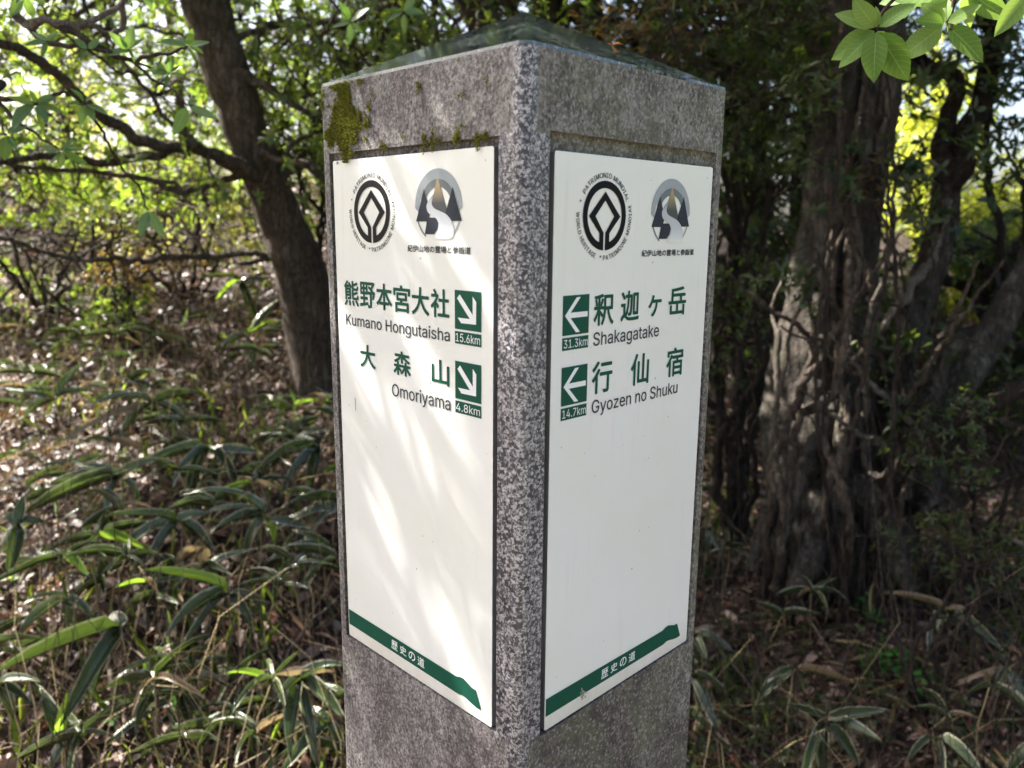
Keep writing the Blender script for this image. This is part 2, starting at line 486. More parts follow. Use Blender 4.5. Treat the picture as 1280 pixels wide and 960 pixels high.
g1 = grains(760, [(0, (.035, .037, .055)), (.35, (.10, .10, .12)), (.55, (.22, .21, .22)), (.8, (.38, .36, .37)), (1, (.56, .52, .52))])
g2 = grains(430, [(0, (1, 1, 1)), (.33, (1, 1, 1)), (.36, (0, 0, 0)), (1, (0, 0, 0))])
g3 = grains(520, [(0, (0, 0, 0)), (.84, (0, 0, 0)), (.87, (1, 1, 1)), (1, (1, 1, 1))])
pc = m.mix(m.math('MULTIPLY', g2, .9), g1, (.018, .020, .034))
pc = m.mix(m.math('MULTIPLY', g3, .6), pc, (.60, .56, .56))
pc = m.mix(m.math('MULTIPLY', dirt, .4), pc, m.mix(1.0, pc, (.55, .52, .50), 'MULTIPLY'))
col = m.mix(m.math('MULTIPLY', g2, .42), col, (.035, .036, .045))
col = m.mix(m.math('MULTIPLY', g3, .30), col, (.62, .59, .58))
col = m.mix(m.math('MULTIPLY', pol, .9), col, pc)
m.l(col, m.b.inputs['Base Color'])
m.l(m.math('SUBTRACT', .62, m.math('MULTIPLY', pol, .28)), m.b.inputs['Roughness'])
m.b.inputs['Specular IOR Level'].default_value = .5
nbn = m.n.new('ShaderNodeBump'); nbn.inputs['Distance'].default_value = .004; m.l(fine, nbn.inputs['Height'])
m.l(m.math('SUBTRACT', 1.0, m.math('MULTIPLY', pol, .85)), nbn.inputs['Strength'])
m.l(m.bump(vo.outputs['Distance'], .3, .001, nbn.outputs[0]), m.b.inputs['Normal'])
M['granite'] = m.m

m = NT('granite_cap')
o = m.obj()
vo = m.n.new('ShaderNodeTexVoronoi'); vo.inputs['Scale'].default_value = 420; m.l(o, vo.inputs['Vector'])
sp = m.n.new('ShaderNodeSeparateColor'); m.l(vo.outputs['Color'], sp.inputs[0])
col = m.ramp(sp.outputs[0], [(0, (.012, .018, .016)), (.5, (.035, .05, .044)), (.8, (.08, .10, .09)), (1, (.16, .18, .17))])
m.l(col, m.b.inputs['Base Color'])
m.l(m.ramp(m.noise(o, 45, 5, .7), [(.35, (.05, .05, .05)), (.62, (.09, .09, .09)), (.72, (.22, .22, .22))]), m.b.inputs['Roughness'])
m.b.inputs['Specular IOR Level'].default_value = .75
mp = m.n.new('ShaderNodeMapping'); mp.inputs['Scale'].default_value = (1, 1, 4); m.l(o, mp.inputs[0])
m.l(m.bump(m.noise(mp.outputs[0], 60, 3, .5), .03, .001), m.b.inputs['Normal'])
M['granite_cap'] = m.m

# enamelled plate: white, faintly dirty
m = NT('plate_white')
o = m.obj()
col = m.mix(m.ramp(m.noise(o, 9, 4, .6), [(.35, (0, 0, 0)), (.7, (1, 1, 1))]), (.80, .797, .77), (.77, .768, .70))
spk = m.n.new('ShaderNodeTexVoronoi'); spk.inputs['Scale'].default_value = 95; m.l(o, spk.inputs['Vector'])
sep = m.n.new('ShaderNodeSeparateColor'); m.l(spk.outputs['Color'], sep.inputs[0])
dot = m.math('MULTIPLY', m.math('LESS_THAN', spk.outputs['Distance'], m.math('MULTIPLY', sep.outputs[1], .11)), m.math('GREATER_THAN', sep.outputs[0], .86))
col = m.mix(m.math('MULTIPLY', dot, .6), col, (.18, .16, .13))
spk2 = m.n.new('ShaderNodeTexVoronoi'); spk2.inputs['Scale'].default_value = 230; m.l(o, spk2.inputs['Vector'])
sep2 = m.n.new('ShaderNodeSeparateColor'); m.l(spk2.outputs['Color'], sep2.inputs[0])
dot2 = m.math('MULTIPLY', m.math('LESS_THAN', spk2.outputs['Distance'], m.math('MULTIPLY', sep2.outputs[1], .16)), m.math('GREATER_THAN', sep2.outputs[0], .84))
dot2 = m.math('MULTIPLY', dot2, m.ramp(m.noise(o, 10, 3), [(.45, (0, 0, 0)), (.55, (1, 1, 1))]))
col = m.mix(m.math('MULTIPLY', dot2, .65), col, (.14, .13, .11))
# dirt that clings along the lower edge
sxyz = m.n.new('ShaderNodeSeparateXYZ'); m.l(o, sxyz.inputs[0])
mps = m.n.new('ShaderNodeMapping'); mps.inputs['Scale'].default_value = (1, .05, 1); m.l(o, mps.inputs[0])
streak = m.math('MULTIPLY', m.ramp(m.noise(mps.outputs[0], 120, 3, .6), [(.55, (0, 0, 0)), (.75, (1, 1, 1))]), m.ramp(m.noise(o, 13, 3), [(.45, (0, 0, 0)), (.65, (1, 1, 1))]))
col = m.mix(m.math('MULTIPLY', streak, .22), col, (.55, .53, .44))
blot = m.ramp(m.noise(o, 70, 5, .75), [(.62, (0, 0, 0)), (.72, (1, 1, 1))])
col = m.mix(m.math('MULTIPLY', blot, .16), col, (.5, .5, .42))
low = m.ramp(m.math('ADD', m.math('MULTIPLY', sxyz.outputs[1], -1), m.math('MULTIPLY', m.math('SUBTRACT', m.noise(o, 55, 4, .7), .5), .035)), [(.405, (0, 0, 0)), (.43, (1, 1, 1))])
col = m.mix(m.math('MULTIPLY', low, .55), col, (.50, .46, .38))
m.l(col, m.b.inputs['Base Color']); m.b.inputs['Roughness'].default_value = .28
m.l(m.bump(m.noise(o, 30, 3, .5), .03, .002), m.b.inputs['Normal'])
M['plate_white'] = m.m
M['plate_metal'] = simple('plate_metal', (.42, .43, .46), .38, .9)


def ink(name, col, worn=.2):
    m = NT(name); g = m.n.new('ShaderNodeNewGeometry').outputs['Position']
    w = m.ramp(m.noise(g, 160, 4, .7), [(.55, (0, 0, 0)), (.75, (1, 1, 1))])
    m.l(m.mix(m.math('MULTIPLY', w, worn), tuple(col), tuple(min(1, c * 2 + .02) for c in col)), m.b.inputs['Base Color'])
    m.b.inputs['Roughness'].default_value = .5; m.b.inputs['Specular IOR Level'].default_value = .12
    return m.m


M['ink_green'] = ink('ink_green', (.010, .074, .046))
M['ink_black'] = ink('ink_black', (.004, .004, .005), 0)
M['ink_grey'] = ink('ink_grey', (.045, .05, .055))
M['ink_navy'] = ink('ink_navy', (.03, .036, .048))
M['ink_white'] = ink('ink_white', (.78, .79, .78))
M['ink_silver'] = ink('ink_silver', (.33, .36, .37))
M['ink_slate'] = ink('ink_slate', (.16, .185, .19))
M['dirt'] = simple('dirt', (.13, .11, .07), .9)
m = NT('ink_peak')
uvp = m.n.new('ShaderNodeTexCoord').outputs['Object']
sp = m.n.new('ShaderNodeSeparateXYZ'); m.l(uvp, sp.inputs[0])
m.l(m.ramp(m.math('MULTIPLY', sp.outputs[1], -10), [(.17, (.42, .30, .13)), (.26, (.30, .22, .12)), (.36, (.03, .036, .048))]), m.b.inputs['Base Color'])
m.b.inputs['Roughness'].default_value = .3
M['ink_peak'] = m.m
m = NT('ink_road')
uvp = m.n.new('ShaderNodeTexCoord').outputs['Object']
sp = m.n.new('ShaderNodeSeparateXYZ'); m.l(uvp, sp.inputs[0])
m.l(m.ramp(m.math('MULTIPLY', sp.outputs[1], -10), [(.28, (.16, .18, .19)), (.36, (.45, .47, .5)), (.5, (.5, .52, .55)), (.62, (.78, .78, .77))]), m.b.inputs['Base Color'])
m.b.inputs['Roughness'].default_value = .3
M['ink_road'] = m.m

# ------------------------------------------------------------------ ground sheet
n = 300
t = np.linspace(-1, 1, n)
w = np.sign(t) * (np.abs(t) * 7 + np.abs(t) ** 7 * 420)
X, Y = np.meshgrid(w, w + 2.0)
Z = ground(X, Y)
Z = np.where(np.hypot(X, Y) < 12, Z + rng.normal(0, .004, Z.shape), Z)
V = np.stack([X, Y, Z], -1).reshape(-1, 3)
i = np.arange(n - 1)
a = (i[:, None] * n + i[None, :]).ravel()
T = np.concatenate([np.stack([a, a + 1, a + n + 1], 1), np.stack([a, a + n + 1, a + n], 1)])
tag(link('ground', tri_mesh('ground', V, T, M['soil'], smooth=True)), 'dark brown forest soil rising to a ridge on the left', kind='structure')

# unseen pale trail sheet, added to bounce warm light onto the plates
tx = np.linspace(-14, 14, 120); ty = np.linspace(-2.9, -.75, 14)
X, Y = np.meshgrid(tx, ty)
edge = np.abs((Y + 1.82) / 1.08)
Y = Y + .18 * np.sin(X * .9) + .06 * np.sin(X * 3.7)
V = np.stack([X, Y, ground(X, Y) + .006 + .012 * (1 - edge ** 2)], -1).reshape(-1, 3)
i = np.arange(119); a = (np.arange(13)[:, None] * 120 + i[None, :]).ravel()
m = NT('bounce_earth'); g = m.n.new('ShaderNodeNewGeometry').outputs['Position']
m.l(m.ramp(m.noise(g, 9, 6, .7), [(.3, (.21, .17, .12)), (.55, (.38, .32, .235)), (.75, (.50, .44, .34))]), m.b.inputs['Base Color']); m.b.inputs['Roughness'].default_value = .95
m.l(m.bump(m.noise(g, 40, 5, .7), .8, .02), m.b.inputs['Normal'])
tag(link('trail', tri_mesh('trail', V, np.concatenate([np.stack([a, a + 1, a + 121], 1), np.stack([a, a + 121, a + 120], 1)]), m.m, smooth=True)), 'pale earth trail sheet, added out of view to bounce warm light onto the plates', kind='structure')

# ------------------------------------------------------------------ signpost
PW = 0.2405
HW = PW / 2
s2 = math.sqrt(.5)
post = empty('stone_signpost', (0, PW * s2, 0), R(45))
tag(post, 'square granite trail post with pyramid cap and two white direction plates', 'signpost')


def plate_matrix(side):
    if side == 'A':   # local face x = -HW, seen from the left
        return Matrix(((0, 0, -1, -HW), (-1, 0, 0, -HW + .0235 + .200 - .0005), (0, 1, 0, HT - .0595), (0, 0, 0, 1)))
    return Matrix(((1, 0, 0, -HW + .0290), (0, 0, -1, -HW), (0, 1, 0, HT - .0620), (0, 0, 0, 1)))


PLW, PLH = .1945, .4275
REC = .0050                                    # depth of the pocket the plate sits in


def shaft():
    """Square shaft, rounded arrises, a sunk pocket on each of the two faces that carry plates."""
    bm = bmesh.new()
    r = .007
    zt, zb = HT, -.25
    # per face: pocket limits along the face (from the near corner) and in z
    pk = {'A': (.0235, .2275, HT - .489, HT - .0535), 'B': (.0235, .2275, HT - .4915, HT - .0500)}

    def face(fn, pocket, nseg=1):
        if pocket is None:
            qs = [(r, PW - r, zb, zt)]
        else:
            a0, a1, z0, z1 = pocket
            al = [r, .0125, a0, a1, PW - r]; zl = [zb, z0, z1, zt]
            qs = [(al[i], al[i + 1], zl[j], zl[j + 1]) for i in range(4) for j in range(3) if not (i == 2 and j == 1)]
        for (u0, u1, v0, v1) in qs:
            f = bm.faces.new([bm.verts.new(fn(u, v, 0)) for u, v in ((u0, v0), (u1, v0), (u1, v1), (u0, v1))])
            mid = (u0 + u1) / 2
        if pocket is not None:
            c = [(a0, z0), (a1, z0), (a1, z1), (a0, z1)]
            bm.faces.new([bm.verts.new(fn(u, v, REC)) for u, v in c])
            for k in range(4):
                (u0, v0), (u1, v1) = c[k], c[(k + 1) % 4]
                bm.faces.new([bm.verts.new(fn(*q)) for q in ((u0, v0, 0), (u1, v1, 0), (u1, v1, REC), (u0, v0, REC))])

    face(lambda u, v, d: (-HW + d, -HW + u, v), pk['A'])
    face(lambda u, v, d: (-HW + u, -HW + d, v), pk['B'])
    face(lambda u, v, d: (HW - d, -HW + u, v), None)
    face(lambda u, v, d: (-HW + u, HW - d, v), None)
    for cx, cy, a0 in ((-HW + r, -HW + r, 180), (HW - r, -HW + r, 270), (HW - r, HW - r, 0), (-HW + r, HW - r, 90)):
        N = 6
        for k in range(N):
            q = []
            for kk, v in ((k, zb), (k + 1, zb), (k + 1, zt), (k, zt)):
                an = R(a0 + 90 * kk / N); q.append(bm.verts.new((cx + r * math.cos(an), cy + r * math.sin(an), v)))
            f = bm.faces.new(q); f.smooth = True
    bmesh.ops.remove_doubles(bm, verts=bm.verts, dist=.00005)
    bmesh.ops.recalc_face_normals(bm, faces=bm.faces)
    me = bpy.data.meshes.new('shaft'); bm.to_mesh(me); bm.free()
    me.materials.append(M['granite'])
    return me


link('shaft', shaft(), post)

# cap: a low polished pyramid
bm = bmesh.new()
h = .0592
c = [(-HW, -HW), (HW, -HW), (HW, HW), (-HW, HW)]
rr_ = .006
low = []
for (x, y) in c:
    sx_, sy_ = (1 if x > 0 else -1), (1 if y > 0 else -1)
    pts = [(x, y - sy_ * rr_), (x - sx_ * rr_ * .3, y - sy_ * rr_ * .3), (x - sx_ * rr_, y)]
    if sx_ * sy_ < 0: pts = pts[::-1]
    if (sx_, sy_) in ((-1, -1), (1, 1)): pts = pts
    low += pts
cen = (0, 0)
low.sort(key=lambda p: math.atan2(p[1], p[0]))
vb = [bm.verts.new((x, y, HT)) for x, y in low]
vm = [bm.verts.new((x, y, HT + .0022)) for x, y in low]
vt = [bm.verts.new((x * .012, y * .012, HT + h)) for x, y in low]
k = len(low)
for i_ in range(k):
    j_ = (i_ + 1) % k
    bm.faces.new((vb[i_], vb[j_], vm[j_], vm[i_])); bm.faces.new((vm[i_], vm[j_], vt[j_], vt[i_]))
bm.faces.new(vt); bm.faces.new(vb[::-1])
bmesh.ops.recalc_face_normals(bm, faces=bm.faces)
me = bpy.data.meshes.new('cap'); bm.to_mesh(me); bm.free(); me.materials.append(M['granite_cap'])
link('cap', me, post)


def bent_poly(pts, z, mat, name, parent):
    me = bpy.data.meshes.new(name)
    bm = bmesh.new()
    vs = [bm.verts.new((x / 1000, y / 1000, z)) for x, y in pts]
    f = bm.faces.new(vs)
    f.normal_update()
    if f.normal.z < 0: f.normal_flip()
    bmesh.ops.triangulate(bm, faces=[f])
    bm.to_mesh(me); bm.free(); me.materials.append(mat)
    return link(name, me, parent)


def annulus(cx, cy, r0, r1, a0, a1, z, mat, name, parent, n=72, sx=1.0, sy=1.0, o1=(0, 0)):
    V = []; T = []
    for k in range(n + 1):
        a = R(a0 + (a1 - a0) * k / n)
        for r, ox, oy in ((r0, o1[0], o1[1]), (r1, 0, 0)):
            V.append(((cx + ox + r * sx * math.cos(a)) / 1000, (cy + oy + r * sy * math.sin(a)) / 1000, z))
    for k in range(n):
        a = 2 * k; T += [(a, a + 1, a + 3), (a, a + 3, a + 2)]
    return link(name, tri_mesh(name, V, T, mat), parent)


try:      # Blender's own bundled sans serif; its built-in font serves if that is missing
    import os
    SANS = bpy.data.fonts.load(os.path.join(bpy.utils.system_resource('DATAFILES'), 'fonts', 'Inter.woff2'))
except Exception:
    SANS = None


def glyphs(txt, space=1.0):
    cu = bpy.data.curves.new('lettering', 'FONT')
    cu.body = txt; cu.size = 1; cu.space_character = space
    if SANS and txt.isascii(): cu.font = SANS
    cu.resolution_u = 4
    o = bpy.data.objects.new('tmp', cu); COL.objects.link(o)
    dg = bpy.context.evaluated_depsgraph_get(); dg.update()
    if not (SANS and txt.isascii()):
        me = bpy.data.meshes.new_from_object(o.evaluated_get(dg))
        bpy.data.objects.remove(o)
        me.calc_loop_triangles()
        return np.array([v.co[:] for v in me.vertices]), np.array([t.vertices[:] for t in me.loop_triangles])
    # the sans serif builds some letters from overlapping strokes: fill every outer contour on its own
    cv = o.to_curve(dg)
    rings = []
    for sp in cv.splines:
        bp = sp.bezier_points
        if len(bp) < 2: continue
        pts = []
        for k in range(len(bp)):
            p, q = bp[k], bp[(k + 1) % len(bp)]
            straight = (p.handle_right - p.co).length < 1e-5 and (q.handle_left - q.co).length < 1e-5
            seg = interpolate_bezier(p.co, p.handle_right, q.handle_left, q.co, 2 if straight else 7)
            pts += [v.copy() for v in seg[:-1]]
        ar = sum(pts[i].x * pts[(i + 1) % len(pts)].y - pts[(i + 1) % len(pts)].x * pts[i].y for i in range(len(pts))) / 2
        rings.append((ar, pts))
    o.to_curve_clear(); bpy.data.objects.remove(o)
    P = [(p.x, p.y) for _, r in rings for p in r]
    E, k = [], 0
    for _, r in rings:
        E += [(k + i, k + (i + 1) % len(r)) for i in range(len(r))]; k += len(r)
    vs, _, fs, *_ = delaunay_2d_cdt([Vector(p) for p in P], E, [], 0, 1e-6)
    V = np.array([(v.x, v.y, 0) for v in vs]); T = np.array([tuple(f) for f in fs])
    c = V[T].mean(1); A = np.array(P)[[e[0] for e in E]]; B = np.array(P)[[e[1] for e in E]]
    up = (A[None, :, 1] <= c[:, None, 1]) & (B[None, :, 1] > c[:, None, 1]); dn = (A[None, :, 1] > c[:, None, 1]) & (B[None, :, 1] <= c[:, None, 1])
    side = (B[None, :, 0] - A[None, :, 0]) * (c[:, None, 1] - A[None, :, 1]) - (c[:, None, 0] - A[None, :, 0]) * (B[None, :, 1] - A[None, :, 1])
    wn_ = (up & (side > 0)).sum(1) - (dn & (side < 0)).sum(1)
    T = T[wn_ != 0]
    n_ = np.cross(V[T[:, 1]] - V[T[:, 0]], V[T[:, 2]] - V[T[:, 0]])[:, 2]
    T[n_ < 0] = T[n_ < 0][:, ::-1]
    return V, T


def put_text(txt, box, mat, parent, weight=0.0, z=.0004, name='lettering', space=1.0):
    """Lettering fitted to box = (x0, y0, x1, y1) in mm on the plate; weight thickens the strokes (mm)."""
    co, T = glyphs(txt, space)
    lo, hi = co.min(0), co.max(0)
    x0, y0, x1, y1 = box
    x0 += weight; x1 -= weight; y0 += weight; y1 -= weight
    x = (x0 + (co[:, 0] - lo[0]) * (x1 - x0) / (hi[0] - lo[0])); y = (y0 + (co[:, 1] - lo[1]) * (y1 - y0) / (hi[1] - lo[1]))
    VV, TT = [], []
    sh = [(0, 0)] if weight == 0 else [(weight * a, weight * b) for a, b in ((-1, 0), (1, 0), (0, -1), (0, 1), (.7, .7), (-.7, .7), (.7, -.7), (-.7, -.7))]
    for k, (dx, dy) in enumerate(sh):
        TT.append(T + len(co) * k); VV.append(np.stack([(x + dx) / 1000, (y + dy) / 1000, z + k * 4e-6 + co[:, 2]], 1))
    return link(name, tri_mesh(name, np.concatenate(VV), np.concatenate(TT), mat), parent)


def ring_text(parent, cx, cy, rad):
    """WORLD HERITAGE . PATRIMOINE MONDIAL . PATRIMONIO MUNDIAL . round the emblem, one mesh."""
    runs = [('PATRIMONIO MUNDIAL', 148, 22, False), ('WORLD HERITAGE', 175, 252, True), ('PATRIMOINE MONDIAL', 268, 377, True)]
    allV, allT, off = [], [], 0
    dots = [(160, 1), (262, 1), (14, 1)]
    for txt, a0, a1, inner in runs:
        # widths of letters for spacing
        ms = [glyphs(ch) if ch != ' ' else None for ch in txt]
        ws = [.28 if g is None else g[0][:, 0].max() - g[0][:, 0].min() + .12 for g in ms]
        tot = sum(ws); acc = 0
        for g, w_ in zip(ms, ws):
            fr = (acc + w_ / 2) / tot; acc += w_
            if g is None: continue
            an = R(a0 + (a1 - a0) * fr)
            co, T = g[0].copy(), g[1]
            co[:, 0] -= (co[:, 0].max() + co[:, 0].min()) / 2
            lx = co[:, 0] * abs(R(a1 - a0)) * rad / tot; ly = (co[:, 1] - .36) * 5.0 / .727
            rr, q = (rad - ly, 1) if inner else (rad + ly, -1)
            for dx in (-.07, .07):
                tx = lx + dx
                x = cx + rr * math.cos(an) - q * tx * math.sin(an); y = cy + rr * math.sin(an) + q * tx * math.cos(an)
                allV.append(np.stack([x / 1000, y / 1000, np.full(len(x), .0004 + dx * 1e-5) + co[:, 2]], 1)); allT.append(T + off); off += len(co)
    for an, _ in dots:
        a = R(an); k = 10
        q = [(cx + rad * math.cos(a), cy + rad * math.sin(a))] + [(cx + rad * math.cos(a) + .75 * math.cos(6.283 * j / k), cy + rad * math.sin(a) + .75 * math.sin(6.283 * j / k)) for j in range(k)]
        allV.append(np.array([(x / 1000, y / 1000, .0004) for x, y in q]))
        allT.append(np.array([(0, 1 + j, 1 + (j + 1) % k) for j in range(k)]) + off); off += k + 1
    return link('lettering', tri_mesh('lettering', np.concatenate(allV), np.concatenate(allT), M['ink_black']), parent)


def emblem(parent):
    cx, cy, ro, ri = 54.0, -41.4, 24.4, 19.3
    # ring open at the foot, running up into the square
    gap = 1.0
    z = .0004
    a_g = math.degrees(math.asin((gap + .0) / ro))
    annulus(cx, cy, ri, ro, 270 + 13.2, 270 + 360 - 13.2, z, M['ink_black'], 'emblem_ring', parent, 90)
    for s in (-1, 1):
        x_in, x_out = gap, 6.0
        top = 12.4
        leg = [(cx + s * x_in, cy - ro + .1), (cx + s * (x_in + 4.6), cy - ro + .65), (cx + s * 5.3, cy - ri + .4), (cx + s * x_out, cy - 14.8 + .2), (cx + s * x_out, cy - 9.0),
               (cx + s * 17.9, cy - .3), (cx, cy + 17.0), (cx, cy + 11.0), (cx + s * 11.3, cy - .3), (cx + s * x_in, cy - 11.6)]
        leg = [(cx + s * x_in, cy - ro), (cx + s * 5.65, cy - math.sqrt(ro ** 2 - 5.65 ** 2)), (cx + s * 5.65, cy - 12.2), (cx + s * 5.65, cy - 12.0),
               (cx + s * 17.8, cy - .3), (cx, cy + 17.0), (cx, cy + 10.8), (cx + s * 10.6, cy - .3), (cx + s * x_in, cy - 11.8)]
        bent_poly(leg[:3] + leg[4:], z, M['ink_black'], 'emblem_square', parent)
    ring_text(parent, cx, cy, 28.9)


def trail_logo(parent):
    cx, cy = 136.5, -38.2
    annulus(cx, cy, 22.2, 26.4, -2, 182, .0003, M['ink_silver'], 'logo_arch', parent, 60, o1=(0, -3.4))
    annulus(cx, cy - 1.0, 16.0, 20.2, 18, 162, .00035, M['ink_slate'], 'logo_arch', parent, 60, o1=(0, -1.2))
    annulus(cx, cy, 24.8, 26.2, 200, 236, .0003, M['ink_slate'], 'logo_arch', parent, 30)
    annulus(cx, cy, 24.8, 26.2, 306, 336, .0003, M['ink_silver'], 'logo_arch', parent, 30)
    z = .00045
    bent_poly([(111.0, -48.8), (120.8, -25.7), (128.2, -42.2), (124.6, -48.8)], z, M['ink_navy'], 'logo_peak', parent)
    bent_poly([(136.6, -17.6), (126.8, -41.4), (134.0, -45.5), (141, -47.5), (148.6, -45.2), (146.2, -39.8)], z, M['ink_peak'], 'logo_peak', parent)
    bent_poly([(153.1, -25.1), (145.7, -41.0), (143.0, -46.5), (149.5, -48.5), (162.6, -48.2)], z + .00005, M['ink_navy'], 'logo_peak', parent)
    bent_poly([(124.2, -46.0), (134.6, -46.0), (137.0, -50.0), (135.5, -54.5), (132.0, -57.9), (121.2, -57.9)], z - .00005, M['ink_navy'], 'logo_peak', parent)
    # winding road
    Lp = [(132.4, -29.0), (127.6, -32.5), (124.4, -36.0), (123.8, -39.2), (125.6, -42.4), (130.0, -44.6), (134.8, -46.8), (137.3, -50.5), (136.2, -55), (133.0, -60.5), (150.5, -60.5), (154.2, -56), (153.6, -51.5), (150.5, -47.2), (145.5, -43.6), (139.5, -41.6), (133.0, -39.6), (129.9, -36.6), (130.6, -33.0)]
    P = [v for v in catmull([Vector((x, y, 0)) for x, y in Lp + [Lp[0]]], 70)][:-1]
    bent_poly([(p.x, p.y) for p in P], z + .0001, M['ink_road'], 'logo_road', parent)
    put_text('紀伊山地の霊場と参詣道', (100.0, -71.2, 171.8, -66.1), M['ink_grey'], parent, .12)


def arrow_panel(parent, x0, y0, kind, dist):
    z = .0003
    bent_poly([(x0, y0), (x0 + 28.3, y0), (x0 + 28.3, y0 - 28.0), (x0, y0 - 28.0)], z, M['ink_green'], 'arrow_panel', parent)
    c = (x0 + 14.15, y0 - 14)
    shape = [(-12.2, 0), (-.2, 12.4), (4.2, 12.4), (-6.3, 1.9), (12.2, 1.9), (12.2, -1.9), (-6.3, -1.9), (4.2, -12.4), (-.2, -12.4)]
    rot = 0 if kind == 'left' else R(135)
    if kind != 'left':
        shape = [(-12.0, 0), (-1.0, 11.4), (4.3, 11.4), (-5.0, 2.1), (14.5, 2.1), (14.5, -2.1), (-5.0, -2.1), (4.3, -11.4), (-1.0, -11.4)]
        c = (x0 + 14.6, y0 - 14.6)
    pts = [(c[0] + x * math.cos(rot) - y * math.sin(rot), c[1] + x * math.sin(rot) + y * math.cos(rot)) for x, y in shape]
    bent_poly(pts, z + .0003, M['ink_white'], 'arrow', parent)
    bent_poly([(x0, y0 - 29.6), (x0 + 28.3, y0 - 29.6), (x0 + 28.3, y0 - 38.6), (x0, y0 - 38.6)], z, M['ink_green'], 'distance_panel', parent)
    put_text(dist, (x0 + 1.3, y0 - 37.0, x0 + 27.2, y0 - 31.0), M['ink_white'], parent, 0, z + .0003)


def ribbon(parent):
    pts = [(1.0, -401.0), (151.5, -402.2), (154, -402.1), (158, -400.6), (162.3, -400.2), (167, -401.7), (172, -403.6), (177.0, -403.8), (183.0, -418.0), (177.5, -418.3), (171, -417.3),
           (165, -415.7), (160.5, -415.4), (157, -416.4), (153.5, -416.6), (1.0, -415.8)]
    bent_poly(pts, .0003, M['ink_green'], 'ribbon', parent)
    x = 67.4
    for ch in '歴史の道':
        put_text(ch, (x, -413.0 + (.4 if ch in '史の' else 0), x + 9.0, -404.6), M['ink_white'], parent, .1, .0006)
        x += 12.3


def plate(side):
    bm = bmesh.new()
    t = .0042
    rc = .0018
    ring = []
    for cx, cy, a0 in ((rc, -rc, 90), (rc, -PLH + rc, 180), (PLW - rc, -PLH + rc, 270), (PLW - rc, -rc, 0)):
        for k in range(5):
            a = R(a0 + 90 * k / 4); ring.append((cx + rc * math.cos(a), cy + rc * math.sin(a)))
    f0 = [bm.verts.new((x, y, 0)) for x, y in ring]
    f1 = [bm.verts.new((x, y, -t)) for x, y in ring]
    bm.faces.new(f0); bm.faces.new(f1[::-1])
    for k in range(len(ring)):
        j = (k + 1) % len(ring); bm.faces.new((f0[k], f1[k], f1[j], f0[j])).material_index = 1
    bmesh.ops.recalc_face_normals(bm, faces=bm.faces)
    me = bpy.data.meshes.new('sign_plate'); bm.to_mesh(me); bm.free()
    me.materials.append(M['plate_white']); me.materials.append(M['plate_metal'])
    p = link('sign_plate', me, post)
    p.matrix_local = plate_matrix(side) @ Matrix.Translation((0, 0, t - REC + .0004))
    emblem(p); trail_logo(p); ribbon(p)
    G, K = M['ink_green'], M['ink_grey']
    wgt = .42
    if side == 'A':
        p['label'] = 'brightly lit white plate with arrows at its right edge and distances 15.6km and 4.8km'
        n_ = 6; x0, x1 = 11.2, 148.6
        step = (x1 - x0 + 1.6) / n_
        for k, ch in enumerate('熊野本宮大社'):
            a = x0 + k * step
            put_text(ch, (a, -118.3, a + step - 1.8, -97.1), G, p, wgt)
        put_text('Kumano Hongutaisha', (12.4, -137.4, 148.7, -125.4), K, p, .1)
        put_text('大', (32, -168.6, 54.2, -149.0), G, p, wgt)
        put_text('森', (79, -168.4, 101.4, -149.0), G, p, wgt)
        put_text('山', (127.2, -168.8, 147.8, -149.6), G, p, wgt)
        put_text('Omoriyama', (76.2, -189.4, 149, -176.2), K, p, .1)
        arrow_panel(p, 154.4, -96.6, 'down', '15.6km')
        arrow_panel(p, 154.4, -148.0, 'down', '4.8km')
        bent_poly([(22.2, -197), (22.9, -197), (23.2, -208), (22.6, -208.5)], .0004, M['dirt'], 'scratch', p)
    else:
        p['label'] = 'shaded white plate with arrows at its left edge and distances 31.3km and 14.7km'
        put_text('釈', (44.6, -120.2, 68, -97.0), G, p, wgt)
        put_text('迦', (76.2, -119.4, 99.4, -96.2), G, p, wgt)
        put_text('ヶ', (111.5, -118.4, 129, -101.2), G, p, wgt)
        put_text('岳', (138.8, -119.6, 164, -96.2), G, p, wgt)
        put_text('Shakagatake', (45.0, -137.4, 127.2, -124.6), K, p, .1)
        put_text('行', (44.6, -171.2, 68.7, -146.6), G, p, wgt)
        put_text('仙', (92.0, -171.2, 115.6, -146.0), G, p, wgt)
        put_text('宿', (139.8, -170.6, 164.2, -146.4), G, p, wgt)
        put_text('Gyozen no Shuku', (45.4, -188.2, 158.0, -175.4), K, p, .1)
        arrow_panel(p, 11.0, -96.2, 'left', '31.3km')
        arrow_panel(p, 11.0, -146.8, 'left', '14.7km')
        # bird dropping dried on the ribbon
        Vv, Tt = [], []
        for k in range(60):
            r_ = abs(rng.normal(0, 2.6)); a = rng.uniform(0, 6.28); x = 44.4 + r_ * math.cos(a) * .8; y = -416.5 + r_ * math.sin(a) * 1.5
            q = rng.uniform(.3, 1.0); b0 = len(Vv)
            for j in range(5): Vv.append(((x + q * math.cos(j * 1.257)) / 1000, (y + q * 1.2 * math.sin(j * 1.257)) / 1000, .0005 + k * 1e-6))
            Tt += [(b0, b0 + 1, b0 + 2), (b0, b0 + 2, b0 + 3), (b0, b0 + 3, b0 + 4)]
        link('smudge', tri_mesh('smudge', Vv, Tt, simple('smudge', (.30, .30, .24), .9)), p)
    return p


plate('A')
plate('B')


